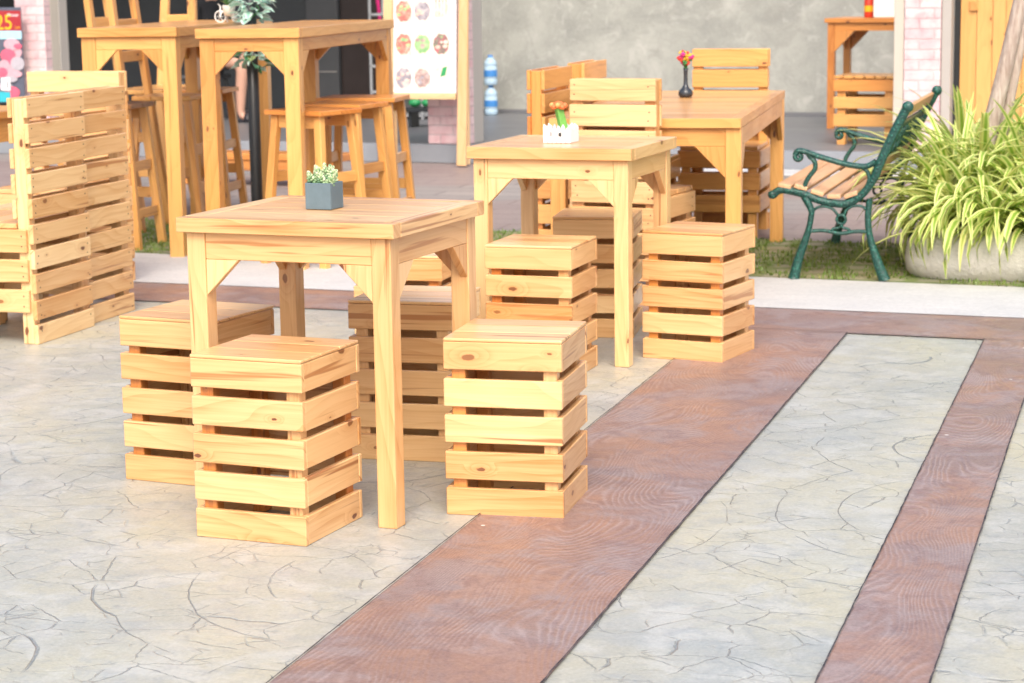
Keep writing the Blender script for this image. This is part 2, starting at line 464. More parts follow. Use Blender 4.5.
M['cactus'] = plain('cactus_skin', (.14, .36, .06), .5, var=.3, scale=80, bump=.2)
M['orangeflower'] = plain('orange_graft', (.80, .17, .05), .55, var=.2, scale=60)
M['palegraft'] = plain('pale_orange_graft', (.86, .36, .12), .55, var=.1, scale=60)
M['magenta'] = plain('magenta_petals', (.62, .03, .25), .6, var=.15)
M['goldflower'] = plain('golden_petals', (.82, .48, .04), .6, var=.15)
M['redflower'] = plain('red_petals', (.65, .05, .03), .6, var=.15)
M['stem'] = plain('green_stem', (.05, .20, .05), .6, var=.2)
M['rubber'] = plain('dark_pad', (.02, .02, .02), .8)

def water_bottle_mat(name, c):
    m, nt, b = newmat(name)
    b.inputs['Base Color'].default_value = (*c, 1)
    b.inputs['Roughness'].default_value = .12
    b.inputs['Transmission Weight'].default_value = .25
    b.inputs['IOR'].default_value = 1.33
    return m
M['water'] = water_bottle_mat('bottle_plastic', (.50, .68, .82))
M['bluelabel'] = plain('blue_label', (.05, .22, .55), .4, var=.15)

def food_mat(name, c1, c2, c3, scale=16):
    m, nt, b = newmat(name)
    g = NT(nt)
    tc = g.n('ShaderNodeTexCoord').outputs['Object']
    n = g.noise(tc, scale, 4, .65, .6)[0]
    n2 = g.noise(g.vm('ADD', tc, (3, 8, 1)), scale * 2.2, 3, .6, .4)[0]
    c = g.ramp(n, [(.36, c1), (.52, c2), (.66, c3)])
    c = g.mix(g.math('MULTIPLY', n2, .25), c, (.80, .72, .66))
    nt.links.new(c, b.inputs['Base Color'])
    b.inputs['Roughness'].default_value = .4
    return m
M['food_bg'] = food_mat('food_photo_ground', (.78, .60, .50), (.84, .74, .68), (.70, .50, .42), 14)
M['food_red'] = food_mat('food_red', (.42, .05, .04), (.60, .16, .11), (.74, .46, .34), 26)
M['food_grey'] = food_mat('food_grey', (.13, .12, .16), (.34, .31, .36), (.60, .52, .50), 26)
M['food_green'] = food_mat('food_green', (.12, .36, .10), (.28, .52, .20), (.46, .58, .30), 18)
M['food_mixed'] = food_mat('food_mixed', (.50, .05, .08), (.10, .09, .08), (.3, .42, .15), 30)
M['food_brown'] = food_mat('food_brown', (.24, .14, .13), (.42, .28, .26), (.62, .48, .40), 26)
M['food_pinkish'] = food_mat('food_pinkish', (.72, .36, .28), (.82, .55, .46), (.86, .72, .62), 14)

# ------------------------------------------------------------------ mesh builder
class MB:
    def __init__(self):
        self.bm = bmesh.new()
        self.uv = self.bm.loops.layers.uv.new('UVMap')
        self.rn = self.bm.faces.layers.float.new('rnd')
    def merge(self, b2, M4=None, rnd=None, axis=None, mat=0, smooth=False):
        """append temp bmesh b2; UVs from its local coordinates along axis"""
        rnd = random.random() if rnd is None else rnd
        vs = {}
        if axis is None:
            axis = 0
        for v in b2.verts:
            vs[v] = self.bm.verts.new(M4 @ v.co if M4 else v.co)
        ax = [0, 1, 2]; ax.remove(axis)
        for f in b2.faces:
            try:
                nf = self.bm.faces.new([vs[v] for v in f.verts])
            except ValueError:
                continue
            nf[self.rn] = rnd; nf.material_index = mat; nf.smooth = smooth
            for lp, ol in zip(nf.loops, f.loops):
                c = ol.vert.co
                lp[self.uv].uv = (c[axis], c[ax[0]] + c[ax[1]])
        b2.free()
    def board(self, lo, hi, bev=.002, M4=None, axis=None, rnd=None, mat=0, seg=1):
        lo = Vector(lo); hi = Vector(hi)
        s = hi - lo
        if axis is None:
            axis = max(range(3), key=lambda i: s[i])
        b2 = bmesh.new()
        bmesh.ops.create_cube(b2, size=1)
        for v in b2.verts:
            v.co = Vector([lo[i] + (v.co[i] + .5) * s[i] for i in range(3)])
        if bev:
            bmesh.ops.bevel(b2, geom=b2.edges[:], offset=min(bev, min(s) * .45), segments=seg, affect='EDGES', profile=.5)
        self.merge(b2, M4, rnd, axis, mat)
        return self
    def bar(self, p0, p1, w, t, up=(0, 0, 1), bev=.003, w1=None, rnd=None, mat=0):
        """board from p0 to p1: w wide (side), t thick (along up)"""
        p0 = Vector(p0); p1 = Vector(p1)
        d = p1 - p0; L = d.length; d.normalize()
        upv = Vector(up)
        side = d.cross(upv)
        if side.length < 1e-5:
            side = d.cross(Vector((1, 0, 0)))
        side.normalize(); n = side.cross(d).normalized()
        M4 = Matrix((( d.x, side.x, n.x, p0.x), (d.y, side.y, n.y, p0.y), (d.z, side.z, n.z, p0.z), (0, 0, 0, 1)))
        return self.board((0, -w / 2, -t / 2), (L, w / 2, t / 2), bev, M4, 0, rnd, mat)
    def prism(self, pts, axis, a, b_, bev=.0015, M4=None, rnd=None, mat=0, uvaxis=0):
        """polygon pts (2D in the other two axes order) extruded along axis from a to b"""
        b2 = bmesh.new()
        ax = [0, 1, 2]; ax.remove(axis)
        def mk(p, h):
            c = [0, 0, 0]; c[axis] = h; c[ax[0]] = p[0]; c[ax[1]] = p[1]
            return b2.verts.new(c)
        A = [mk(p, a) for p in pts]; B = [mk(p, b_) for p in pts]
        b2.faces.new(A); b2.faces.new(B[::-1])
        n = len(pts)
        for i in range(n):
            b2.faces.new((A[i], B[i], B[(i + 1) % n], A[(i + 1) % n]))
        bmesh.ops.recalc_face_normals(b2, faces=b2.faces[:])
        if bev:
            bmesh.ops.bevel(b2, geom=b2.edges[:], offset=bev, segments=1, affect='EDGES')
        self.merge(b2, M4, rnd, uvaxis, mat)
        return self
    def sweep(self, pts, rx, ry=None, n=8, up=(0, 1, 0), closed=False, rnd=None, mat=0, square=False, cap=True, smooth=True):
        """tube along pts; rx radius (or list) in the plane, ry radius along up"""
        rnd = random.random() if rnd is None else rnd
        P = [Vector(p) for p in pts]; N = len(P)
        upv = Vector(up)
        rings = []
        acc = 0
        for i, p in enumerate(P):
            a = P[i - 1] if (i or closed) else P[i]
            b = P[(i + 1) % N] if (i < N - 1 or closed) else P[i]
            d = (b - a).normalized()
            s = d.cross(upv)
            if s.length < 1e-4: s = d.cross(Vector((1, .3, 0)))
            s.normalize(); u2 = s.cross(d).normalized()
            r1 = rx[i] if isinstance(rx, (list, tuple)) else rx
            r2 = (ry[i] if isinstance(ry, (list, tuple)) else ry) if ry is not None else r1
            if i: acc += (p - P[i - 1]).length
            ring = []
            for k in range(n):
                t = 2 * PI * k / n + (PI / n if square else 0)
                cx, sx = math.cos(t), math.sin(t)
                if square: cx *= 1.3; sx *= 1.3
                ring.append((self.bm.verts.new(p + s * (r1 * cx) + u2 * (r2 * sx)), acc, k / n * 2 * PI * r1))
            rings.append(ring)
        M_ = N if closed else N - 1
        for i in range(M_):
            A, B = rings[i], rings[(i + 1) % N]
            for k in range(n):
                q = [A[k], A[(k + 1) % n], B[(k + 1) % n], B[k]]
                f = self.bm.faces.new([x[0] for x in q])
                f[self.rn] = rnd; f.material_index = mat; f.smooth = smooth
                for lp, x in zip(f.loops, q): lp[self.uv].uv = (x[1], x[2])
        if cap and not closed:
            for ring, rev in ((rings[0], False), (rings[-1], True)):
                vs = [x[0] for x in ring]
                if rev: vs = vs[::-1]
                f = self.bm.faces.new(vs); f[self.rn] = rnd; f.material_index = mat
        return self
    def lathe(self, prof, n=24, c=(0, 0, 0), mat=0, rnd=None, smooth=True):
        rnd = random.random() if rnd is None else rnd
        rings = []
        for r, z in prof:
            if r < 1e-6:
                rings.append([self.bm.verts.new((c[0], c[1], c[2] + z))])
            else:
                rings.append([self.bm.verts.new((c[0] + r * math.cos(2 * PI * k / n), c[1] + r * math.sin(2 * PI * k / n), c[2] + z)) for k in range(n)])
        for A, B in zip(rings, rings[1:]):
            for k in range(n):
                k2 = (k + 1) % n
                if len(A) == 1 and len(B) == 1: continue
                if len(A) == 1: vs = [A[0], B[k2], B[k]]
                elif len(B) == 1: vs = [A[k], A[k2], B[0]]
                else: vs = [A[k], A[k2], B[k2], B[k]]
                f = self.bm.faces.new(vs); f.smooth = smooth; f.material_index = mat; f[self.rn] = rnd
        return self
    def ball(self, c, r, sc=(1, 1, 1), rot=None, sub=1, mat=0, rnd=None, smooth=True):
        b2 = bmesh.new()
        bmesh.ops.create_icosphere(b2, subdivisions=sub, radius=r)
        Mx = Matrix.Translation(Vector(c)) @ (rot.to_4x4() if rot is not None else Matrix.Identity(4)) @ Matrix.Diagonal((*sc, 1))
        self.merge(b2, Mx, rnd, 0, mat, smooth)
        return self
    def leaf(self, pts, widths, fold=.25, side=None, rnd=None, mat=0, up=(0, 0, 1)):
        """blade: strip along pts, V folded"""
        rnd = random.random() if rnd is None else rnd
        P = [Vector(p) for p in pts]; N = len(P)
        rows = []
        for i, p in enumerate(P):
            d = (P[min(i + 1, N - 1)] - P[max(i - 1, 0)]).normalized()
            s = side if side is not None else d.cross(Vector(up))
            s = Vector(s)
            if s.length < 1e-4: s = Vector((1, 0, 0))
            s.normalize()
            nn = s.cross(d).normalized()
            w = widths[i]
            rows.append((self.bm.verts.new(p - s * w + nn * w * fold), self.bm.verts.new(p), self.bm.verts.new(p + s * w + nn * w * fold)))
        for i in range(N - 1):
            a, b = rows[i], rows[i + 1]
            for q, us in (((a[0], a[1], b[1], b[0]), (0, .5, .5, 0)), ((a[1], a[2], b[2], b[1]), (.5, 1, 1, .5))):
                f = self.bm.faces.new(q); f.smooth = True; f[self.rn] = rnd; f.material_index = mat
                for lp, uu, vv in zip(f.loops, us, (i, i, i + 1, i + 1)): lp[self.uv].uv = (uu, vv / (N - 1))
        return self
    def build(self, name, mats, parent=None, loc=None, rotz=None):
        bmesh.ops.recalc_face_normals(self.bm, faces=self.bm.faces[:]) if False else None
        me = bpy.data.meshes.new(name)
        self.bm.to_mesh(me); self.bm.free()
        o = bpy.data.objects.new(name, me)
        col.objects.link(o)
        for m in (mats if isinstance(mats, (list, tuple)) else [mats]):
            me.materials.append(m)
        if parent is not None: o.parent = parent
        if loc is not None: o.location = loc
        if rotz is not None: o.rotation_euler = (0, 0, rotz)
        return o

def tag(o, label=None, cat=None, group=None, kind=None):
    if label: o['label'] = label
    if cat: o['category'] = cat
    if group: o['group'] = group
    if kind: o['kind'] = kind
    return o
def thing(name, label, cat, loc=(0, 0, 0), rotz=0, group=None):
    o = bpy.data.objects.new(name, None)
    o.empty_display_size = .1
    col.objects.link(o)
    o.location = loc; o.rotation_euler = (0, 0, rotz)
    return tag(o, label, cat, group)
def smooth_pts(pts, k=4):
    """Catmull-Rom resample"""
    P = [Vector(p) for p in pts]
    out = []
    for i in range(len(P) - 1):
        p0 = P[max(i - 1, 0)]; p1 = P[i]; p2 = P[i + 1]; p3 = P[min(i + 2, len(P) - 1)]
        for j in range(k):
            t = j / k
            out.append(.5 * ((2 * p1) + (p2 - p0) * t + (2 * p0 - 5 * p1 + 4 * p2 - p3) * t * t + (3 * p1 - p0 - 3 * p2 + p3) * t ** 3))
    out.append(P[-1])
    return out

# ------------------------------------------------------------------ setting: ground
def sheet(name, quad, z, m, along_y=True, kind='structure', div=1):
    """flat four-cornered sheet (near-left, near-right, far-right, far-left), UV in metres"""
    mb = MB()
    vs = [mb.bm.verts.new((x, y, z)) for x, y in quad]
    f = mb.bm.faces.new(vs)
    f[mb.rn] = .5
    for lp in f.loops:
        c = lp.vert.co
        lp[mb.uv].uv = (c.x, c.y) if along_y else (c.y, c.x)
    o = mb.build(name, m)
    if kind: o['kind'] = kind
    return o

sheet('ground', [(-60, -25), (60, -25), (60, 70), (-60, 70)], 0, M['concrete'])
T = lambda x: 8.028 - .0765 * (x + .85)          # near edge of the cross strip
TF = lambda x: 8.52 - .0665 * (x + .30)          # its far edge
KF = lambda x: 9.40 - .088 * (x + .9)            # far edge of the pale path
GF = lambda x: 10.80 - .085 * (x + 1.4)          # far edge of the turf pavers
PF = 14.95
for x0, x1 in ((-1.628, -1.111), (-.601, -.389)):
    sheet('paving_strip', [(x0, 1.0), (x1, 1.0), (x1, T(x1)), (x0, T(x0))], .004, M['strip'])
xl, xr = -12, 6
sheet('paving_cross_strip', [(xl, T(xl)), (xr, T(xr)), (xr, TF(xr)), (xl, TF(xl))], .004, M['strip'], along_y=False)
sheet('path', [(xl, TF(xl)), (xr, TF(xr)), (xr, KF(xr)), (xl, KF(xl))], .006, M['kerb'])
sheet('turf_paving', [(xl, KF(xl)), (xr, KF(xr)), (xr, GF(xr)), (xl, GF(xl))], .005, M['turf'])
sheet('plaza_paving', [(xl, GF(xl)), (xr, GF(xr)), (xr, 22), (xl, 22)], .006, M['plaza'])
# irregular dark joints beside the strips
def joint(p0, p1, w=.0052, z=.008):
    mb = MB()
    a = Vector((*p0, z)); b = Vector((*p1, z))
    d = (b - a); L = d.length; d.normalize(); s = Vector((-d.y, d.x, 0))
    n = max(4, int(L / .035)); prev = None
    ph = random.random() * 50
    for i in range(n + 1):
        t = L * i / n
        wob = .0015 * noise.noise((t * 5, ph, 0)) + .0015 * noise.noise((t * 31, ph, 2))
        ww = w * (.55 + .75 * abs(noise.noise((t * 9, ph, 5))))
        q = a + d * t + s * wob
        row = (mb.bm.verts.new(q - s * ww / 2), mb.bm.verts.new(q + s * ww / 2))
        if prev:
            mb.bm.faces.new((prev[0], row[0], row[1], prev[1]))
        prev = row
    o = mb.build('paving_joint', M['joint']); o['kind'] = 'structure'
for x in (-1.628, -1.111, -.601, -.389):
    joint((x, 1.0), (x, T(x)))
joint((xl, T(xl)), (xr, T(xr)), .006)
joint((xl, KF(xl)), (xr, KF(xr)), .010, .010)

# grass tufts in the turf pavers: nobody could count the blades
def turf_grass():
    mb = MB()
    rs = random.Random(3)
    for _ in range(20000):
        x = rs.uniform(-5.9, -.3)
        if -4.4 < x < -3.4 and rs.random() < .5: continue
        y = KF(x) + rs.uniform(.0, 1) * (GF(x) - KF(x))
        cell = noise.noise((x * 6.5, y * 6.5, 1)); big = noise.noise((x * 1.1, y * 1.1, 4))
        left = x < -3.2
        if cell < (-.35 if left else -.16) or (not left and big < -.2 and rs.random() < .7): continue
        h = rs.uniform(.010, .028)
        a = rs.uniform(0, 2 * PI); l = h * rs.uniform(.1, .9)
        mb.leaf([(x, y, .006), (x + math.cos(a) * l * .4, y + math.sin(a) * l * .4, h * .65), (x + math.cos(a) * l, y + math.sin(a) * l, h)], [.0035, .003, .0005], .1, rnd=rs.random())
    o = mb.build('grass', M['grass']); tag(o, kind='stuff', label='short patchy grass growing between the turf pavers', cat='grass')
turf_grass()

# ------------------------------------------------------------------ building (own frame: u along the front, v into depth)
B_O = Vector((-5.145, 14.95, 0)); B_A = -.1
def bw(u, v, z=0):
    return Vector((B_O.x + u * math.cos(B_A) - v * math.sin(B_A), B_O.y + u * math.sin(B_A) + v * math.cos(B_A), z))
PH = .145
def bbox_obj(name, lo, hi, m, parent=None, bev=.002):
    mb = MB(); mb.board(lo, hi, bev)
    o = mb.build(name, m, parent)
    if parent is None:
        o.location = B_O; o.rotation_euler = (0, 0, B_A)
    return o
o = bbox_obj('platform', (-9, 0, 0), (9, 4.2, PH), M['platform'], bev=.006); o['kind'] = 'structure'
o = bbox_obj('step_riser', (-9, -.018, .0085), (9, -.001, PH - .004), M['riser'], bev=.003); o['kind'] = 'structure'
o = bbox_obj('kerb', (1.3, -.42, .0085), (9, -.03, .016), M['kerb'], bev=.002); o['kind'] = 'structure'

w = thing('cement_wall', 'bare grey cement wall behind the pallet chairs', 'wall', B_O, B_A)
mb = MB(); mb.board((-1.15, 3.4, PH), (9, 3.55, 3.4), .004); mb.build('wall_face', M['wall'], w)
mb = MB(); mb.board((-1.15, 3.385, PH), (9, 3.398, PH + .035), .002); mb.build('skirting', M['platform'], w)

# dark shop interior on the left: room shell with panels and a roof slab
sh = thing('shop_interior', 'dark charcoal shop interior with panelled back wall, behind the tall tables', 'shop', B_O, B_A)
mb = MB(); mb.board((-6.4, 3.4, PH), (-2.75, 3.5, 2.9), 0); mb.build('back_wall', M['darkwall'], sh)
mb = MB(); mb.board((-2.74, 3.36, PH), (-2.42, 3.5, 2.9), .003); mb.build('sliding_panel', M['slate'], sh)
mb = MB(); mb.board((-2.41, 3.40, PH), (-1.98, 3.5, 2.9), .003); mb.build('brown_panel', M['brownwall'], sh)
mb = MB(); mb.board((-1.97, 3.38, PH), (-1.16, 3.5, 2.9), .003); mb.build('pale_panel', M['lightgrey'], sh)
mb = MB(); mb.board((-6.5, .3, PH), (-6.4, 3.5, 2.9), .003); mb.build('side_wall', M['darkwall'], sh)
mb = MB(); mb.board((-6.5, .2, 2.91), (-1.0, 3.6, 3.05), .003); mb.build('roof', M['lightgrey'], sh)  # out of view, added over the shop alone to keep it dark
mb = MB()
for k in range(5): mb.board((-2.72 + .0 , 3.352, .5 + k * .35), (-2.44, 3.36, .51 + k * .35), .001)
mb.build('panel_trim', M['metalframe'], sh)

def pillar(label, u0, u1, d, frame):
    t = thing('brick_pillar', label, 'pillar', bw(u0, 0, PH), B_A, 'pink brick pillars along the shop front')
    mb = MB(); mb.board((0, 0, 0), (u1 - u0, d, 3.1), .004, axis=2); mb.build('brickwork', M['brick'], t)
    for (a, b, c, e, m) in frame:
        mb = MB(); mb.board((a - u0, c, 0), (b - u0, e, 3.1), .003, axis=2); mb.build('metal_frame', m, t)
    return t
pillar('pink brick pillar beside the price poster at far left', -3.546, -3.274, .09, [(-3.50, -3.276, .093, .20, M['beige']), (-3.50, -3.272, .203, .32, M['metalframe'])])
pillar('pink brick pillar behind the menu board', .008, .325, .12, [(.10, .322, .123, .30, M['metalframe'])])
pillar('pink brick pillar beside the wooden plank door', 3.50, 3.742, .13, [(3.43, 3.497, .01, .12, M['beige']), (3.746, 3.808, .02, .12, M['metalframe'])])

dr = thing('plank_door', 'honey coloured wooden plank door behind the variegated plants', 'door', bw(3.85, .12, PH), B_A)
mb = MB(); x = 0
while x < 3.0:
    wd = random.uniform(.085, .12); mb.board((x, 0, 0), (x + wd - .003, .03, 2.6), .003, axis=2); x += wd
mb.build('door_boards', M['doorwood'], dr)
mb = MB(); mb.board((-.045, .02, 0), (-.003, .2, 2.6), .003); mb.build('dark_gap_strip', M['black'], dr)  # black strip paints in the shade of the gap beside the door
mb = MB(); mb.board((.06, -.02, .93), (.115, -.001, .995), .004); mb.build('latch_block', M['doorwood'], dr)
mb = MB(); mb.board((.06, -.012, 1.9), (2.9, -.001, 2.0), .003); mb.build('cross_rail', M['doorwood'], dr)

# ------------------------------------------------------------------ furniture builders
def make_table(label, cx, cy, rot, w, d, h, leg, slab, apron, gus, m, group, cat='table', split=None, name='wooden_table', over=(.02, .02)):
    t = thing(name, label, cat, (cx, cy, 0), rot, group)
    mb = MB()
    # planks run along the width, breadboard front/back edges
    e = .045
    ys = [-d / 2, -d / 2 + e]
    n = max(3, round((d - 2 * e) / .125))
    for i in range(1, n): ys.append(-d / 2 + e + (d - 2 * e) * i / n)
    ys += [d / 2 - e, d / 2]
    for a, b in zip(ys, ys[1:]):
        inner = a > -d / 2 + .001 and b < d / 2 - .001
        q = w / 2 - (e if inner else 0)
        mb.board((-q + (.0005 if inner else 0), a + .0006, h - slab + (.004 if inner else 0)), (q - (.0005 if inner else 0), b - .0006, h - (.0006 if inner else 0)), .0018, axis=0)
    for sx in (-1, 1):
        xa, xb = sorted((sx * w / 2, sx * (w / 2 - e)))
        mb.board((xa, -d / 2 + e + .0006, h - slab), (xb, d / 2 - e - .0006, h), .0018, axis=1)
    mb.build('tabletop', m, t)
    ox, oy = over
    X = w / 2 - ox; Y = d / 2 - oy
    for sx in (-1, 1):
        for sy in (-1, 1):
            mb = MB()
            xa, xb = sorted((sx * X, sx * (X - leg))); ya, yb = sorted((sy * Y, sy * (Y - leg)))
            mb.board((xa, ya, 0), (xb, yb, h - slab - .001), .003, axis=2, seg=2)
            mb.build('leg', m, t)
    zt = h - slab - .001; zb = zt - apron
    th = .022
    for sy in (-1, 1):
        ya, yb = sorted((sy * (Y - .003), sy * (Y - .003 - th)))
        mb = MB(); mb.board((-X + leg + .0005, ya, zb), (X - leg - .0005, yb, zt), .002, axis=0); mb.build('apron', m, t)
        for sx in (-1, 1):
            xi = sx * (X - leg - .0005)
            mb = MB()
            mb.prism([(xi, zb - .0005), (xi - sx * gus, zb - .0005), (xi - sx * gus * .93, zb - .006), (xi, zb - gus)], 1, ya, yb, M4=None, uvaxis=2)
            mb.build('corner_brace', m, t)
    for sx in (-1, 1):
        xa, xb = sorted((sx * (X - .003), sx * (X - .003 - th)))
        mb = MB(); mb.board((xa, -Y + leg + .0005, zb), (xb, Y - leg - .0005, zt), .002, axis=1); mb.build('apron', m, t)
        for sy in (-1, 1):
            yi = sy * (Y - leg - .0005)
            mb = MB()
            mb.prism([(yi, zb - .0005), (yi - sy * gus, zb - .0005), (yi - sy * gus * .93, zb - .006), (yi, zb - gus)], 0, xa, xb, uvaxis=2)
            mb.build('corner_brace', m, t)
    return t

def make_stool(label, cx, cy, rot, m, w=.302, d=.30, h=.45, group='slatted crate stools round the tables'):
    w += .004; d += .010; h = .457
    t = thing('crate_stool', label, 'stool', (cx, cy, 0), rot, group)
    lid = .009; th = .016; post = .036
    mb = MB()
    n = 3; xs = [-d / 2 + d * i / n for i in range(n + 1)]
    for a, b in zip(xs, xs[1:]):
        mb.board((-w / 2, a + .0004, h - lid), (w / 2, b - .0004, h + random.uniform(0, .0006)), .003, axis=0, seg=2)
    mb.build('seat', m, t)
    top = h - lid - .0008
    n = 5; gap = .022; hs = (top - gap * (n - 1)) / n
    fw = w / 2; fd = d / 2
    for k, (axis, sgn) in enumerate(((0, -1), (0, 1), (1, -1), (1, 1))):
        mb = MB()
        for i in range(n):
            j = random.uniform(-.0012, .0012); e = random.uniform(-.0015, .0015)
            z0 = i * (hs + gap) + (0 if i == 0 else j); z1 = i * (hs + gap) + hs + (0 if i == n - 1 else j)
            if axis == 0:
                ya, yb = sorted((sgn * (fd + e * .5), sgn * (fd - th)))
                mb.board((-fw + e, ya, z0), (fw + e * .5, yb, z1), .0022, axis=0, M4=Matrix.Translation((0, 0, (z0 + z1) / 2)) @ Matrix.Rotation(random.uniform(-.005, .005) * (0 < i < n - 1), 4, 'Y') @ Matrix.Translation((0, 0, -(z0 + z1) / 2)))
            else:
                xa, xb = sorted((sgn * (fw - .0005), sgn * (fw - th)))
                mb.board((xa, -fd + th + .0006, z0), (xb, fd - th - .0006, z1), .0022, axis=1, M4=Matrix.Translation((0, 0, (z0 + z1) / 2)) @ Matrix.Rotation(random.uniform(-.005, .005) * (0 < i < n - 1), 4, 'X') @ Matrix.Translation((0, 0, -(z0 + z1) / 2)))
        mb.build('slat_panel', m, t)
    for sx in (-1, 1):
        for sy in (-1, 1):
            xa, xb = sorted((sx * (fw - th - .0006), sx * (fw - th - post))); ya, yb = sorted((sy * (fd - th - .0012), sy * (fd - th - post)))
            mb = MB(); mb.board((xa, ya, .004), (xb, yb, top - .002), .002, axis=2); mb.build('corner_post', M['orange'] if m is M['pine'] and random.random() < .5 else m, t)
    return t

def make_pallet_chair(label, x, y, rot, m, w=.42, depth=.46, h=.93, seat=.46, group='slatted pallet chairs', m2=None, n=9, gap=.016):
    """local: rear face at y=0, seat towards +y, centred on x"""
    t = thing('pallet_chair', label, 'chair', (x, y, 0), rot, group)
    m2 = m2 or m
    th = .018; post = .048
    for sx in (-1, 1):
        xa, xb = sorted((sx * (w / 2 - .004), sx * (w / 2 - .004 - post)))
        mb = MB(); mb.board((xa, th + .0006, 0), (xb, th + post, h - .004), .003, axis=2); mb.build('back_post', m, t)
        mb = MB(); mb.board((xa, depth - th - post, 0), (xb, depth - th - .0006, seat - .022), .003, axis=2); mb.build('front_post', m, t)
    hs = (h - gap * (n - 1)) / n
    mb = MB()
    for i in range(n):
        z0 = i * (hs + gap); j = random.uniform(-.003, .003) if 0 < i < n - 1 else 0
        mb.board((-w / 2 + random.uniform(-.003, .003), 0, z0 + j), (w / 2 + random.uniform(-.003, .003), th, z0 + hs + j), .0025, axis=0)
        for sx in (-1, 1):
            for f in (.28, .72):
                if random.random() < .8:
                    nx = sx * (w / 2 - .026) + random.uniform(-.006, .006); nz = z0 + j + hs * f + random.uniform(-.006, .006)
                    mb.board((nx - .0025, -.0006, nz - .0025), (nx + .0025, .002, nz + .0025), 0, mat=1)
    mb.build('backrest', [m, M['rubber']], t)
    mb = MB()
    for i in range(n):
        z0 = i * (hs + gap)
        if z0 < seat + .01: continue
        mb.board((-w / 2, th + post + .0008, z0), (w / 2, th * 2 + post, z0 + hs), .0025, axis=0)
    mb.build('backrest_lining', m2, t)
    mb = MB()
    y0 = th + post + .001; ny = 4; pw = (depth - y0) / ny
    for i in range(ny):
        mb.board((-w / 2, y0 + i * pw + .003, seat - .02), (w / 2, y0 + (i + 1) * pw - .003, seat), .0025, axis=0)
    mb.build('seat', m2, t)
    ns = 3; hh = .088; gg = .026
    for sx in (-1, 1):
        mb = MB()
        xa, xb = sorted((sx * (w / 2 - .0035), sx * (w / 2 + th - .004)))
        for i in range(ns):
            z1 = seat - .0215 - i * (hh + gg)
            mb.board((xa, th + .006, z1 - hh), (xb, depth - th - .001, z1), .003, axis=1)
            xo = sx * (w / 2 + th - .004)
            for ny_ in (th + .03, depth - th - .025):
                for f in (.28, .72):
                    yy_ = ny_ + random.uniform(-.006, .006); zz_ = z1 - hh * f
                    mb.board((min(xo - sx * .002, xo + sx * .0006), yy_ - .0025, zz_ - .0025), (max(xo - sx * .002, xo + sx * .0006), yy_ + .0025, zz_ + .0025), 0, mat=1)
        mb.build('side_panel', [m2, M['rubber']], t)
    mb = MB()
    for i in range(ns):
        z1 = seat - .0215 - i * (hh + gg)
        mb.board((-w / 2 - .012, depth - th, z1 - hh), (w / 2 + .012, depth, z1), .003, axis=0)
    mb.build('front_panel', m2, t)
    return t

def make_bar_stool(label, x, y, rot, m, mseat=None, w=.40, d=.28, h=.74, group='tall bar stools round the high tables'):
    t = thing('bar_stool', label, 'bar stool', (x, y, 0), rot, group)
    mb = MB(); n = 2
    for i in range(n):
        mb.board((-w / 2, -d / 2 + d * i / n + .0006, h - .024), (w / 2, -d / 2 + d * (i + 1) / n - .0006, h), .004, axis=0, seg=2)
    mb.build('seat', mseat or m, t)
    lx, ly = w / 2 - .045, d / 2 - .04; sp = .055
    ft = {}
    for sx in (-1, 1):
        for sy in (-1, 1):
            p1 = Vector((sx * lx, sy * ly, h - .026)); p0 = Vector((sx * (lx + sp), sy * (ly + sp * .9), 0))
            mb = MB(); mb.bar(p0, p1, .042, .036, up=(0, 1, 0), bev=.003); mb.build('leg', m, t)
            ft[sx, sy] = (p0, p1)
    def at(sx, sy, z):
        a, b = ft[sx, sy]; return a + (b - a) * (z / b.z)
    for z, sy in ((.27, -1), (.27, 1)):
        mb = MB(); a, b = at(-1, sy, z), at(1, sy, z); a.x += .022; b.x -= .022; mb.bar(a, b, .02, .055, bev=.002); mb.build('stretcher', m, t)
    for z, sx in ((.42, -1), (.42, 1), (.18, -1), (.18, 1)):
        mb = MB(); a, b = at(sx, -1, z), at(sx, 1, z); a.y += .02; b.y -= .02; mb.bar(a, b, .02, .05, bev=.002); mb.build('stretcher', m, t)
    for sy in (-1, 1):
        mb = MB(); mb.board((-lx + .02, sy * ly - .01, h - .085), (lx - .02, sy * ly + .01, h - .0255), .002, axis=0); mb.build('seat_rail', m, t)
    return t

def make_bar_chair(label, x, y, rot, m, w=.36, d=.34, h=.74, H=1.42, lean=.12, group='tall ladder-back bar chairs'):
    """local: faces +y; back posts lean to -y"""
    t = thing('bar_chair', label, 'bar chair', (x, y, 0), rot, group)
    mb = MB()
    for i in range(3): mb.board((-w / 2, -d / 2 + d * i / 3 + .001, h - .025), (w / 2, -d / 2 + d * (i + 1) / 3 - .001, h), .004, axis=0)
    mb.build('seat', m, t)
    for sx in (-1, 1):
        mb = MB(); mb.bar((sx * (w / 2 + .02), d / 2 + .05, 0), (sx * (w / 2 - .03), d / 2 - .03, h - .026), .045, .035, up=(0, 1, 0)); mb.build('leg', m, t)
        mb = MB(); mb.bar((sx * (w / 2 + .025), -d / 2 + .04, 0), (sx * (w / 2 - .028), -d / 2 - lean, H), .05, .036, up=(0, 1, 0)); mb.build('back_post', m, t)
    for z in (.95, 1.12, 1.3):
        yy = -d / 2 + .04 - (lean + .04) * z / H; xx = w / 2 - .028 + .053 * (1 - z / H) - .02
        mb = MB(); mb.board((-xx, yy - .012, z - .03), (xx, yy + .012, z + .03), .003, axis=0); mb.build('back_rail', m, t)
    for z in (.25, .45):
        mb = MB(); yy = d / 2 + .05 - .08 * z / h; mb.board((-w / 2, yy - .012, z - .03), (w / 2, yy + .012, z + .03), .003, axis=0); mb.build('stretcher', m, t)
    return t

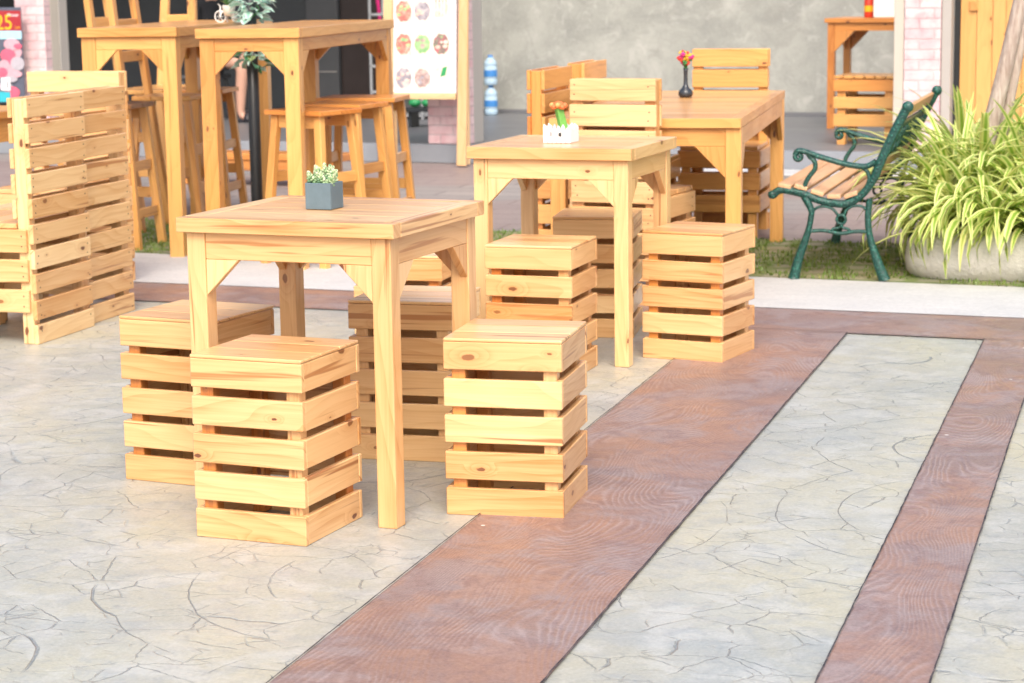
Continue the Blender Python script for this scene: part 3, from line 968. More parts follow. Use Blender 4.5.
# ------------------------------------------------------------------ furniture placement
TG = 'square pine tables with corner braces'
make_table('light pine table with a slate cube planter on top, nearest the viewer', -2.046, 5.192, -.090, .604, .575, .765, .052, .037, .068, .092, M['pine'], TG, over=(.018, .02))
make_table('light pine table carrying the white picket fence planter', -2.018, 7.475, -.059, .604, .575, .763, .052, .042, .068, .092, M['pine'], TG, over=(.018, .02))
make_table('long honey pine table carrying the black vase of flowers', -2.134, 9.747, .082, .80, 2.11, .763, .065, .040, .075, .13, M['honey'], TG, over=(.0, .02))
make_table('pine table almost out of frame beyond the left pallet chairs', -5.52, 9.10, -.05, .72, .62, .763, .056, .034, .11, .09, M['honey'], TG)
HG = 'high bar tables'
make_table('right hand high bar table with the leafy black pole at its left side', -4.135, 10.125, .088, .504, 1.715, 1.1288, .072, .045, .06, .11, M['honey'], HG, cat='bar table', name='bar_table', over=(.012, .02))
make_table('left hand high bar table carrying the little white bicycle planter', -4.943, 10.445, .127, .504, 1.715, 1.1288, .072, .045, .06, .11, M['honey'], HG, cat='bar table', name='bar_table', over=(.012, .02))

make_stool('crate stool nearest the viewer, left of the front table leg', -2.082, 4.862, -.10, M['pine'])
make_stool('leftmost crate stool, half hidden behind the nearest crate stool', -2.53, 5.375, -.144, M['pine'])
make_stool('shaded crate stool at the far side of the slate planter table', -2.038, 5.789, .04, M['palepine'])  # paler boards put the missing fill light into its colour
make_stool('crate stool right of the slate planter table, on the edge of the red paving strip', -1.572, 5.238, .054, M['pine'])
make_stool('crate stool at the left side of the picket fence planter table', -2.024, 7.061, -.028, M['pine'])
make_stool('crate stool standing alone right of the picket fence planter table', -1.57, 7.52, -.194, M['pine'])
make_stool('crate stool behind the front leg of the picket fence planter table', -2.048, 7.93, .123, M['palepine'])  # brightness painted in by paler boards, against the table's shade
make_stool('crate stool mostly hidden behind the right legs of the slate planter table', -2.385, 6.74, .03, M['pine'])

make_pallet_chair('pale pallet chair seen from behind at the far left, nearest of the left pair', -4.045, 7.415, PI / 2, M['palepine'], w=.45, n=10, gap=.021)
make_pallet_chair('pallet chair with a reddish slat low on its back, farther of the left pair', -4.075, 7.855, PI / 2, M['palepine'], w=.40, n=10, gap=.021)
make_pallet_chair('pallet chair of which only the top back slats show above the left pair', -4.70, 8.86, PI, M['pine'], w=.46, h=.955)
make_pallet_chair('pale pallet chair with its slatted back to the near end of the long table', -2.155, 8.585, -.13, M['pine'], w=.375)
make_pallet_chair('orange pallet chair side-on at the left of the long table, nearer of two', -2.755, 9.64, -PI / 2, M['orange'], w=.48, m2=M['honey'])
make_pallet_chair('orange pallet chair side-on at the left of the long table, farther of two', -2.765, 10.36, -PI / 2, M['orange'], w=.44, m2=M['honey'])
make_pallet_chair('honey pallet chair facing the viewer at the far end of the long table', -2.185, 11.32, PI + .04, M['honey'], w=.40, h=.955, seat=.475)

make_bar_stool('bar stool at the near right corner of the right high table', -3.875, 9.60, -.35, M['honey'], M['orange'], w=.36, d=.30)
make_bar_stool('middle bar stool along the right side of the right high table', -3.92, 10.08, -.15, M['honey'], M['orange'], w=.38, d=.30)
make_bar_stool('far bar stool along the right side of the right high table', -4.01, 10.64, .10, M['honey'], M['orange'], w=.42, d=.34)
make_bar_stool('bar stool with a dark worn seat under the left high table', -5.19, 10.02, .05, M['honey'], M['darkwood'], w=.42, d=.30)
make_bar_stool('bar stool at the far end of the left high table, near the black pole', -5.31, 11.40, .1, M['honey'], M['orange'], w=.40, d=.30)
make_bar_chair('ladder-back bar chair tucked under the left side of the left high table', -5.16, 10.76, -PI / 2 + .05, M['honey'], w=.34)
make_bar_chair('ladder-back bar chair standing free to the left of the left high table', -5.60, 11.32, -PI / 2 + .05, M['honey'], w=.30)
make_bar_chair('narrow ladder-back bar chair beyond the far end of the left high table', -5.66, 11.66, PI, M['honey'], w=.22, H=1.36)
lb_ = thing('plank_bench', 'low orange plank bench on the paving behind the black pole', 'bench', (-5.80, 13.2, .009), -.1)
mb = MB(); mb.board((-.55, -.12, .17), (.75, .12, .215), .004); mb.build('seat', M['orange'], lb_)
mb = MB(); mb.board((-.53, -.11, .10), (.73, -.085, .169), .003); mb.build('apron', M['orange'], lb_)
for xx in (-.45, .60):
    mb = MB(); mb.board((xx, -.08, 0), (xx + .05, .1, .169), .003); mb.build('leg', M['orange'], lb_)

# counter table and low crate seat at the rear right
ct = make_table('orange wooden counter table against the cement wall', *bw(2.90, 2.30)[:2], B_A, .90, .60, .845, .055, .034, .06, .16, M['orange'], None, name='counter_table')
ct.location.z = PH
cs = thing('slatted_crate', 'orange slatted crate used as a seat in front of the counter table', 'crate', bw(2.90, .5, PH), B_A)
for i, (m_, z0, z1) in enumerate(((M['orange'], .375, .455), (M['honey'], .255, .335), (M['honey'], .13, .215))):
    for yy in (0, .40):
        mb = MB(); mb.board((0, yy, z0), (.44, yy + .02, z1), .003); mb.build('slat', m_, cs)
    for xx in (.0, .42):
        mb = MB(); mb.board((xx, .0205, z0), (xx + .02, .3995, z1), .003); mb.build('slat', m_, cs)
for xx in (.022, .358):
    for yy in (.0215, .340):
        mb = MB(); mb.board((xx, yy, 0), (xx + .06, yy + .058, .46), .003); mb.build('leg', M['honey'], cs)
mb = MB()
for i in range(6): mb.board((.0 + i * .074, 0, .462), (.066 + i * .074, .42, .482), .003, axis=1)
mb.build('seat', M['honey'], cs)

# things on the counter
t = thing('sauce_jar', 'red labelled sauce jar on the counter table', 'jar', bw(2.745, 2.22, PH + .845), B_A)
mb = MB(); mb.lathe([(0, 0), (.036, 0), (.038, .01), (.038, .13), (.028, .15), (.028, .16)], 20); mb.build('jar_body', M['redjar'], t)
mb = MB(); mb.lathe([(.0385, .045), (.0388, .05), (.0388, .085), (.0385, .09)], 20); mb.build('label_band', M['yellow'], t)
mb = MB(); mb.lathe([(.031, .16), (.031, .185), (0, .187)], 20); mb.build('lid', M['redsign'], t)
t = thing('napkin_box', 'white napkin box beside the red jar', 'napkin box', bw(2.80, 2.12, PH + .845), B_A)
mb = MB(); mb.board((0, 0, 0), (.19, .11, .20), .008, seg=2); mb.build('box_body', M['white'], t)
mb = MB()
for k in range(4): mb.leaf([(.05 + .02 * k, .055, .2), (.05 + .025 * k, .04, .235), (.06 + .025 * k, .02, .25)], [.03, .03, .02], .4)
mb.build('napkins', M['paper'], t)

# ------------------------------------------------------------------ table decorations
def rotm(a, b): return Matrix.Rotation(a, 3, 'Z') @ Matrix.Rotation(b, 3, 'X')
# slate cube planter with a succulent
t = thing('succulent_planter', 'small slate blue cube pot holding a frosted green succulent', 'planter', (-2.074, 5.198, .7656), -.1)
S = .073; H = .068
mb = MB()
for a, b in (((-S / 2, -S / 2, 0), (S / 2, -S / 2 + .005, H)), ((-S / 2, S / 2 - .005, 0), (S / 2, S / 2, H)), ((-S / 2, -S / 2 + .0052, 0), (-S / 2 + .005, S / 2 - .0052, H)), ((S / 2 - .005, -S / 2 + .0052, 0), (S / 2, S / 2 - .0052, H))):
    mb.board(a, b, .0012)
mb.board((-S / 2 + .0052, -S / 2 + .0052, .002), (S / 2 - .0052, S / 2 - .0052, .008), 0)
mb.build('pot', M['greyblue'], t)
mb = MB(); mb.board((-S / 2 + .0054, -S / 2 + .0054, .0085), (S / 2 - .0054, S / 2 - .0054, H - .008), .001); mb.build('soil', M['soil'], t)
mb = MB(); rs = random.Random(5)
stems = [((-.012, -.005), (-.018, -.004), .050), ((.0, .004), (.003, .0), .056), ((.014, -.006), (.030, -.008), .040), ((-.02, .008), (-.028, .012), .034), ((.018, .010), (.024, .016), .036), ((.004, -.018), (.006, -.026), .030), ((-.006, .018), (-.010, .026), .036), ((-.024, -.014), (-.030, -.018), .034), ((.006, .014), (.014, .020), .046), ((-.008, -.012), (-.006, -.012), .046), ((.012, .002), (.016, .002), .052), ((.022, -.016), (.034, -.020), .026)]
for (bx, by), (tx, ty), hh in stems:
    nl = 32
    for i in range(nl):
        f = (i + .5) / nl
        c = Vector((bx + (tx * 1.15 - bx) * f, by + (ty * 1.15 - by) * f, H - .008 + hh * .92 * f))
        a = i * 2.4; el = .1 + f * 1.1; r = .0135 * (1 - f * .5)
        dirv = Vector((math.cos(a) * math.cos(el), math.sin(a) * math.cos(el), math.sin(el)))
        q = Vector((0, 0, 1)).rotation_difference(dirv).to_matrix()
        mb.ball(c + dirv * r * .7, r * .62, (.62, .38, 1.1), q, 1, rnd=min(1, max(0, rs.gauss(.3 + .5 * f, .25))))
mb.build('succulent', M['succ'], t)

# picket fence planter with grafted cactus
t = thing('cactus_planter', 'white picket fence planter with an orange topped cactus', 'planter', (-2.055, 7.440, .7636), -.06)
W = .098; mb = MB()
def picket(c, ang, h, wd=.0138):
    Mx = Matrix.Translation(Vector(c)) @ Matrix.Rotation(ang, 4, 'Z')
    mb.prism([(-wd / 2, 0), (wd / 2, 0), (wd / 2, h * .82), (0, h), (-wd / 2, h * .82)], 1, -.002, .002, .0006, Mx)
n = 6
for i in range(n):
    x = -W / 2 + W * (i + .5) / n
    for yy in (-W / 2, W / 2): picket((x, yy, 0), 0, .062 + .006 * math.sin(i * 2.1))
    for xx in (-W / 2, W / 2): picket((xx, x, 0), PI / 2, .062 + .006 * math.sin(i * 2.1 + 1))
mb.build('picket_fence', M['white'], t)
mb = MB(); mb.board((-W / 2 + .004, -W / 2 + .004, .001), (W / 2 - .004, W / 2 - .004, .045), .002); mb.build('inner_box', M['white'], t)
mb = MB()
mb.board((.008, -W / 2 - .0035, .024), (.019, -W / 2 - .0022, .037), 0)
mb.build('painted_window', M['greycloth'], t)
mb = MB(); mb.board((-.026, -W / 2 - .0035, .024), (-.018, -W / 2 - .0022, .040), 0); mb.build('painted_window', M['lightgrey'], t)
mb = MB()
for k in range(3): mb.ball((-.002 + .0, 0, 0), .001)
prof = []
mb.bm.free(); mb = MB()
nn = 24; rings = []
for j in range(9):
    z = .045 + .075 * j / 8; rr = .0165 - .002 * j / 8; dx = .010 - .018 * j / 8
    rings.append([mb.bm.verts.new((dx + rr * (1 + .16 * math.cos(4 * 2 * PI * k / nn)) * math.cos(2 * PI * k / nn), rr * (1 + .16 * math.cos(4 * 2 * PI * k / nn)) * math.sin(2 * PI * k / nn), z)) for k in range(nn)])
for A, B in zip(rings, rings[1:]):
    for k in range(nn):
        f = mb.bm.faces.new((A[k], A[(k + 1) % nn], B[(k + 1) % nn], B[k])); f.smooth = True
mb.build('cactus_stem', M['cactus'], t)
mb = MB()
mb.ball((-.008, 0, .130), .022, (1, 1, .75), sub=2)
for k in range(9):
    a = k * .7; mb.ball((-.008 + .024 * math.cos(a), .024 * math.sin(a), .129 + .004 * math.sin(k * 3)), .0095, sub=2, mat=k % 2)
mb.build('graft', [M['orangeflower'], M['palegraft']], t)

# vase of flowers
t = thing('flower_vase', 'small black bottle vase with a bunch of bright flowers', 'vase', (-2.195, 10.20, .7636))
mb = MB(); mb.lathe([(0, 0), (.026, 0), (.034, .010), (.036, .020), (.031, .033), (.017, .046), (.0105, .062), (.009, .10), (.010, .125), (.013, .138), (.0105, .137), (.008, .12)], 28); mb.build('vase_body', M['blackgloss'], t)
mb = MB(); rs = random.Random(2)
heads = []
for k in range(48):
    d = Vector((rs.gauss(0, 1), rs.gauss(0, 1), rs.gauss(.1, .9))).normalized() * rs.uniform(.012, .036)
    heads.append(Vector((0, 0, .186)) + Vector((d.x, d.y, d.z * .9)))
for hd in heads: mb.sweep([(0, 0, .10), (hd.x * .3, hd.y * .3, .15), tuple(hd)], .0012, n=5)
mb.build('stems', M['stem'], t)
mb = MB()
for k, hd in enumerate(heads):
    mt = (0, 1, 2, 0, 3, 1)[k % 6]
    for q in range(9):
        d = Vector((rs.gauss(0, 1), rs.gauss(0, 1), rs.gauss(0, 1))).normalized()
        mb.ball(hd + d * .008, .0085, (1, .8, .6), rotm(rs.random() * 6, rs.random() * 6), 1, mat=mt)
mb.build('flowers', [M['magenta'], M['goldflower'], M['redflower'], M['stem']], t)

# white bicycle planter on the left high table
t = thing('bicycle_planter', 'little white wire bicycle planter with a green sprig', 'planter', (-4.765, 10.66, 1.1295), .1)
mb = MB(); mb.lathe([(0, .035), (.026, .035), (.036, .085), (.037, .088), (.033, .088), (.024, .04), (0, .045)], 20); mb.build('pot', M['white'], t)
mb = MB()
for cx, r in ((-.046, .030), (.042, .022)):
    mb.sweep([(cx + r * math.cos(a), -.01, r + r * math.sin(a)) for a in [2 * PI * k / 20 for k in range(20)]], .0028, n=6, closed=True)
    for k in range(3):
        a = k * PI / 3; mb.sweep([(cx - r * math.cos(a), -.01, r - r * math.sin(a)), (cx + r * math.cos(a), -.01, r + r * math.sin(a))], .0012, n=5)
mb.build('wheel', M['white'], t)
mb = MB(); mb.sweep(smooth_pts([(-.046, -.01, .03), (-.03, -.01, .06), (0, -.005, .035), (.042, -.01, .022)]), .003, n=6)
mb.sweep([(-.046, -.01, .03), (-.044, -.01, .085), (-.056, -.01, .095)], .0028, n=6)
for x in (-.015, .018): mb.sweep([(x, .02, .04), (x * 1.3, .025, 0)], .003, n=6)
mb.build('frame', M['white'], t)
mb = MB(); rs = random.Random(8)
for k in range(40):
    a = rs.uniform(0, 2 * PI); L = rs.uniform(.03, .08); e = rs.uniform(.4, 1.4)
    mb.leaf([(0, 0, .08), (math.cos(a) * L * .5 * math.cos(e), math.sin(a) * L * .5 * math.cos(e), .08 + L * .6 * math.sin(e)), (math.cos(a) * L * math.cos(e), math.sin(a) * L * math.cos(e), .08 + L * math.sin(e))], [.004, .009, .001], .2)
mb.build('sprig', M['sprig'], t)

# black pole and leafy garland
px, py = -4.615, 10.60
t = thing('black_pole', 'slim black parasol pole standing between the two high tables', 'pole', (px, py, .009))
mb = MB(); mb.lathe([(0, 0), (.11, 0), (.115, .01), (.10, .03), (.045, .045), (.034, .06)], 28); mb.build('foot', M['black'], t)
mb = MB(); mb.lathe([(.031, .055), (.031, 1.22), (.025, 1.225), (.026, 2.5), (0, 2.505)], 24); mb.build('tube', M['black'], t)
mb = MB(); rs = random.Random(11)
def add_leaf(c, d, L, wd, mat):
    c = Vector(c); d = Vector(d).normalized()
    s = d.cross(Vector((rs.gauss(0, .6), rs.gauss(0, .6), 1))).normalized()
    dr = Vector((0, 0, -1)) * L
    mb.leaf([c, c + d * L * .3 + dr * .02, c + d * L * .65 + dr * .12, c + d * L + dr * .32], [wd * .25, wd, wd * .8, wd * .05], .25, side=s, mat=mat)
vp = []
for k in range(60):
    f = k / 59; a = f * 2 * PI * 3.2; z = .86 + f * .52
    vp.append((px + .043 * math.cos(a), py + .043 * math.sin(a), z))
mb.sweep(vp, .004, n=5, mat=2)
for k in range(110):
    f = rs.random()
    hi = rs.random() < .62
    z = rs.uniform(1.13, 1.30) if hi else rs.uniform(.88, 1.06)
    a = rs.uniform(0, 2 * PI)
    d = Vector((math.cos(a), math.sin(a), rs.uniform(-.5, .6)))
    base = Vector((px + .045 * math.cos(a), py + .045 * math.sin(a), z))
    base += d * rs.uniform(0, .035)
    add_leaf(base, d, rs.uniform(.045, .080), rs.uniform(.016, .028), 0 if (hi or rs.random() < .4) else 1)
g_ = mb.build('leaf_garland', [M['ivy'], M['ivydark'], M['stem']]); tag(g_, 'mint green artificial leaf garland wound round the black pole', 'garland')

# ------------------------------------------------------------------ cast iron bench
NX = -1.30
b0 = thing('park_bench', 'green cast iron park bench with pale wooden seat slats', 'bench', (NX + .006, 9.44, .007), .003)
BL = 1.28
rail = [(-1.646, .367), (-1.624, .388), (-1.591, .394), (-1.513, .378), (-1.425, .347), (-1.326, .337), (-1.261, .371), (-1.208, .437), (-1.177, .514), (-1.125, .634), (-1.064, .757)]
fleg = [(-1.504, .367), (-1.476, .313), (-1.474, .28), (-1.49, .202), (-1.528, .09), (-1.549, .0)]
rleg = [(-1.218, .36), (-1.225, .284), (-1.216, .196), (-1.182, .087), (-1.148, .0)]
arm = [(-1.536, .528), (-1.524, .534), (-1.522, .546), (-1.532, .554), (-1.544, .546), (-1.542, .526), (-1.526, .516), (-1.506, .524), (-1.500, .546), (-1.52, .563), (-1.545, .560)]
armtop = [(-1.548, .548), (-1.536, .566), (-1.510, .566), (-1.470, .553), (-1.427, .539), (-1.328, .512), (-1.241, .502), (-1.193, .525)]
scroll = [(-1.548, .548), (-1.546, .534), (-1.534, .527), (-1.522, .533), (-1.520, .545), (-1.530, .551)]
asup = [(-1.493, .555), (-1.462, .522), (-1.459, .489), (-1.483, .456), (-1.501, .422), (-1.505, .389)]
sup2 = [(-1.274, .507), (-1.236, .486), (-1.222, .454), (-1.229, .421), (-1.245, .385)]
def P3(l, y): return smooth_pts([(x - NX, y, z) for x, z in l], 5)
for yy in (0, BL):
    mb = MB()
    pr_ = P3(rail, yy); n_ = len(pr_)
    mb.sweep(pr_, [.017 if i < n_ * .72 else .020 for i in range(n_)], .015, n=8, square=False)
    # relief scallops along the rail
    for i in range(2, n_ - 1):
        p = pr_[i]
        for sgn in (-1, 1): mb.ball((p.x, yy + sgn * .013, p.z), .0075, (1, .7, 1), sub=1)
    mb.ball((rail[-1][0] - NX + .004, yy, rail[-1][1] + .004), .026, (1, .75, 1), sub=2)
    mb.ball((rail[0][0] - NX, yy, rail[0][1] + .006), .022, (1, .85, .9), sub=2)
    lp = P3(fleg, yy); n_ = len(lp); mb.sweep(lp, [.018 - .005 * min(1, i / 8) + .013 * max(0, (i - n_ * .5) / (n_ * .5)) for i in range(n_)], .017, n=8)
    lp = P3(rleg, yy); n_ = len(lp); mb.sweep(lp, [.0145 + .014 * max(0, (i - n_ * .5) / (n_ * .5)) for i in range(n_)], .017, n=8)
    ef = mb.build('end_frame', M['iron'], b0)
    mb = MB()
    mb.sweep(P3(armtop, yy), .0125, .020, n=8)
    mb.sweep(P3(scroll, yy), .010, .018, n=8)
    mb.sweep(P3(asup, yy), .0105, .012, n=8)
    mb.sweep(P3(sup2, yy), .009, .011, n=8)
    for q in ((-1.481, .54, .012), (-1.460, .505, .010)): mb.ball((q[0] - NX, yy, q[1]), q[2], sub=1)
    mb.build('armrest', M['iron'], ef)
    mb = MB()
    mb.sweep(P3([(-1.475, .214), (-1.413, .217), (-1.347, .206), (-1.28, .216), (-1.216, .216)], yy), .0085, .011, n=8)
    cc = (-1.342, .268)
    mb.sweep([(cc[0] - NX + .020 * math.cos(a), yy, cc[1] + .020 * math.sin(a)) for a in [2 * PI * k / 20 for k in range(20)]], .0062, .010, n=6, closed=True)
    mb.sweep(P3([(-1.475, .285), (-1.455, .314), (-1.42, .325), (-1.381, .314), (-1.356, .287)], yy), .0062, .009, n=6)
    mb.sweep(P3([(-1.222, .300), (-1.25, .326), (-1.29, .328), (-1.318, .310), (-1.331, .288)], yy), .0062, .009, n=6)
    mb.sweep(P3([(-1.342, .248), (-1.350, .232), (-1.378, .226), (-1.380, .212), (-1.36, .204)], yy), .006, .009, n=6)
    mb.sweep(P3([(-1.342, .248), (-1.334, .232), (-1.310, .226), (-1.304, .212), (-1.32, .204)], yy), .006, .009, n=6)
    mb.build('scrollwork', M['iron'], ef)
seat_x = [(-1.592, .396), (-1.520, .391), (-1.447, .368), (-1.374, .353), (-1.301, .361)]
for i, (sx_, sz_) in enumerate(seat_x):
    mb = MB(); Mx = Matrix.Translation((sx_ - NX, 0, sz_ + .016)) @ Matrix.Rotation((.18, .26, .28, .0, -.35)[i] * 1, 4, 'Y')
    mb.board((-.030, -.012, -.010), (.030, BL + .012, .010), .005, Mx, axis=1, seg=2); mb.build('seat_slat', M['benchwood'], b0)
def backpt(f): # along the upper back, f 0..1 from joint to top
    a = Vector((-1.19, 0, .48)); b = Vector((-1.07, 0, .745)); return a + (b - a) * f
bdir = Vector((.12, 0, .265)).normalized(); bang = math.atan2(bdir.x, bdir.z)
for f, m_, hh in ((.93, M['benchwood'], .030), (.04, M['benchwood'], .028)):
    p = backpt(f); mb = MB(); Mx = Matrix.Translation((p.x - NX - .012, 0, p.z)) @ Matrix.Rotation(bang, 4, 'Y')
    mb.board((-.009, .012, -hh), (.009, BL - .012, hh), .005, Mx, axis=1, seg=2); mb.build('back_slat', m_, b0)
mb = MB()
Mx = lambda s, y: (backpt(s).x - NX - .004, y, backpt(s).z)
for s in (.20, .76): mb.sweep([Mx(s, .015), Mx(s, BL - .015)], .009, n=6, up=(1, 0, 0))
nd = 9
for k in range(nd):
    ya = .03 + (BL - .06) * k / nd; yb = .03 + (BL - .06) * (k + 1) / nd; ym = (ya + yb) / 2
    mb.sweep(smooth_pts([Mx(.20, ya), Mx(.36, ym - .02), Mx(.60, ym - .02), Mx(.76, yb)], 3), .0065, n=6, up=(1, 0, 0))
    mb.sweep(smooth_pts([Mx(.76, ya), Mx(.60, ym + .02), Mx(.36, ym + .02), Mx(.20, yb)], 3), .0065, n=6, up=(1, 0, 0))
    p = Mx(.48, ym)
    mb.sweep([(p[0] + .030 * math.cos(a) * bdir.x, p[1] + .030 * math.sin(a), p[2] + .03 * math.cos(a) * bdir.z) for a in [2 * PI * q / 16 for q in range(16)]], .006, n=6, up=(1, 0, 0), closed=True)
    mb.ball(p, .014, (.6, 1, 1), sub=1)
mb.build('back_lattice', M['iron'], b0)

# ------------------------------------------------------------------ planter, plants, tree
pl = thing('concrete_planter', 'low rounded rough concrete planter bed at the right', 'planter bed', (0, 0, .007))
def rrect(x0, y0, x1, y1, r, n=8):
    pts = []
    for cx, cy, a0 in ((x1 - r, y0 + r, -PI / 2), (x1 - r, y1 - r, 0), (x0 + r, y1 - r, PI / 2), (x0 + r, y0 + r, PI)):
        for k in range(n + 1):
            a = a0 + PI / 2 * k / n; pts.append((cx + r * math.cos(a), cy + r * math.sin(a)))
    return pts
PX0, PY0, PX1, PY1, PHT = -1.09, 9.50, 1.6, 11.5, .215
mb = MB()
levels = [(.03, 0), (.010, .03), (.0, .075), (.004, .12), (.018, .16), (.042, .19), (.075, .208), (.10, .21), (.118, .20), (.12, .16)]
rings = []
for ins, z in levels:
    ring = []
    for x, y in rrect(PX0 + ins, PY0 + ins, PX1 - ins, PY1 - ins, .22 - ins * .6, 10):
        nz = .016 * noise.noise((x * 5, y * 5, z * 6)) + .006 * noise.noise((x * 17, y * 17, z * 20))
        ring.append(mb.bm.verts.new((x + nz, y + nz, z)))
    rings.append(ring)
for A, B in zip(rings, rings[1:]):
    for k in range(len(A)):
        f = mb.bm.faces.new((A[k], A[(k + 1) % len(A)], B[(k + 1) % len(A)], B[k])); f.smooth = True
mb.build('rim', M['planter'], pl)
mb = MB()
vs = [mb.bm.verts.new((x, y, .17)) for x, y in rrect(PX0 + .115, PY0 + .115, PX1 - .115, PY1 - .115, .15, 10)]
mb.bm.faces.new(vs); mb.build('soil', M['soil'], pl)

def spider_plant(x, y, z, n, L, label, seed, low=0):
    rs = random.Random(seed)
    t = thing('variegated_plant', label, 'plant', (x, y, z), 0, 'variegated strap-leaf plants in the planter bed')
    mb = MB()
    for k in range(n):
        a = rs.uniform(0, 2 * PI)
        el = min(1.5, max(.2, rs.gauss(1.16 - low * .25, .24)))
        ln = L * rs.uniform(.62, 1.35)
        wd = rs.uniform(.014, .0225)
        droop = rs.uniform(.35, 1.45) + low * .25
        p = Vector((rs.gauss(0, .018), rs.gauss(0, .018), 0)); pts = [p.copy()]
        e = el; seg = 9
        tw = rs.gauss(0, .06)
        for i in range(seg):
            e -= droop * (2.1 / seg) * (.25 + 1.35 * i / seg)
            a += tw / seg * 3
            p = p + Vector((math.cos(a) * math.cos(e), math.sin(a) * math.cos(e), math.sin(e))) * (ln / seg)
            pts.append(p.copy())
        ws = [wd * w_ for w_ in (.75, .95, 1, 1, 1, .95, .85, .68, .42, .06)]
        mb.leaf(pts, ws, .32, rnd=rs.random())
    mb.build('leaves', M['spider'], t)
    mb = MB(); mb.lathe([(.03, -.02), (.028, .02), (.012, .05), (0, .055)], 10); mb.build('crown', M['stem'], t)
    return t
plants = [
 (-.88, 9.74, 62, .44, 'variegated plant at the planter end nearest the bench, drooping over the rim'),
 (-.72, 9.69, 70, .46, 'large variegated plant arching over the front rim, left of the long drooping leaf'),
 (-.50, 9.69, 72, .46, 'variegated plant at the front rim by the right picture edge'),
 (-.28, 9.70, 60, .46, 'variegated plant at the front rim mostly outside the picture'),
 (-.90, 10.05, 60, .48, 'variegated plant close behind the bench back'),
 (-.78, 10.14, 66, .50, 'tall variegated plant in the middle of the bed'),
 (-.58, 10.08, 66, .50, 'variegated plant just in front of the leaning tree'),
 (-.36, 10.10, 60, .48, 'variegated plant right of the leaning tree'),
 (-.90, 10.46, 54, .50, 'variegated plant in the back row beside the bench end'),
 (-.84, 10.62, 50, .48, 'variegated plant in the back row left of the tree'),
 (-.54, 10.50, 50, .48, 'variegated plant in the back row right of the tree'),
 (-.30, 10.56, 44, .48, 'variegated plant at the far right of the back row'),
]
for i, (x, y, n, L, lb) in enumerate(plants):
    spider_plant(x, y, .178, int(n * 1.4), L * (1.12 if i < 4 else 1.27), lb, 40 + i, 1 if i < 4 else 0)

tr = thing('leaning_tree', 'two slim grey trunks leaning together out of the variegated plants', 'tree', (-.86, 10.22, .17))
mb = MB(); mb.sweep(smooth_pts([(.0, 0, 0), (.075, .02, .36), (.155, .04, .72), (.23, .07, 1.1), (.33, .10, 1.6), (.5, .2, 2.6)], 5), [.042 - .0006 * i for i in range(26)], n=14, up=(0, 1, .2)); mb.build('trunk', M['bark'], tr)
mb = MB(); mb.sweep(smooth_pts([(.085, .08, 0), (.135, .08, .34), (.20, .085, .72), (.262, .10, 1.1), (.36, .14, 1.6), (.42, .1, 2.6)], 5), [.030 - .0005 * i for i in range(26)], n=12, up=(0, 1, .2)); mb.build('trunk', M['bark'], tr)

# ------------------------------------------------------------------ menu board
mbd = thing('menu_board', 'pale wooden easel board showing nine food pictures', 'menu board', bw(-.058, -.30, .0165), B_A)
u0, u1 = -.155, .505
tilt = .10
def ez(z): return tilt * z * .5
mb = MB()
for uu in (u0, u1 - .085):
    mb = MB(); mb.bar((uu + .0425, 0, 0), (uu + .0425 + (.02 if uu > 0 else -.0), ez(1.6), 1.6), .072, .03, up=(0, 1, 0), bev=.004); mb.build('front_leg', M['paleframe'], mbd)
    mb = MB(); mb.bar((uu + .035, .12, 0), (uu + .045, ez(1.55) + .034, 1.55), .04, .025, up=(0, 1, 0), bev=.004); mb.build('rear_leg', M['paleframe'], mbd)
RX = Matrix.Rotation(-math.atan(tilt * .5), 4, 'X')
mb = MB(); mb.board((u0 + .083, -.014, .47), (u1 - .086, .012, .515), .003, RX); mb.build('bottom_rail', M['paleframe'], mbd)
mb = MB(); mb.board((u0 + .083, -.014, 1.50), (u1 - .086, .012, 1.56), .003, RX); mb.build('top_rail', M['paleframe'], mbd)
mb = MB(); mb.board((u0 + .083, -.004, .516), (u1 - .087, .006, 1.499), .001, RX); mb.build('poster', M['paper'], mbd)
foods = [[('food_grey', .0), ('food_brown', .01), ('white', -.01)], [('food_red', .0), ('food_green', 0), ('food_mixed', 0)], [('food_red', 0), ('food_grey', 0), ('food_pinkish', 0)]]
cw, chh = .134, .212
gx0 = -.058
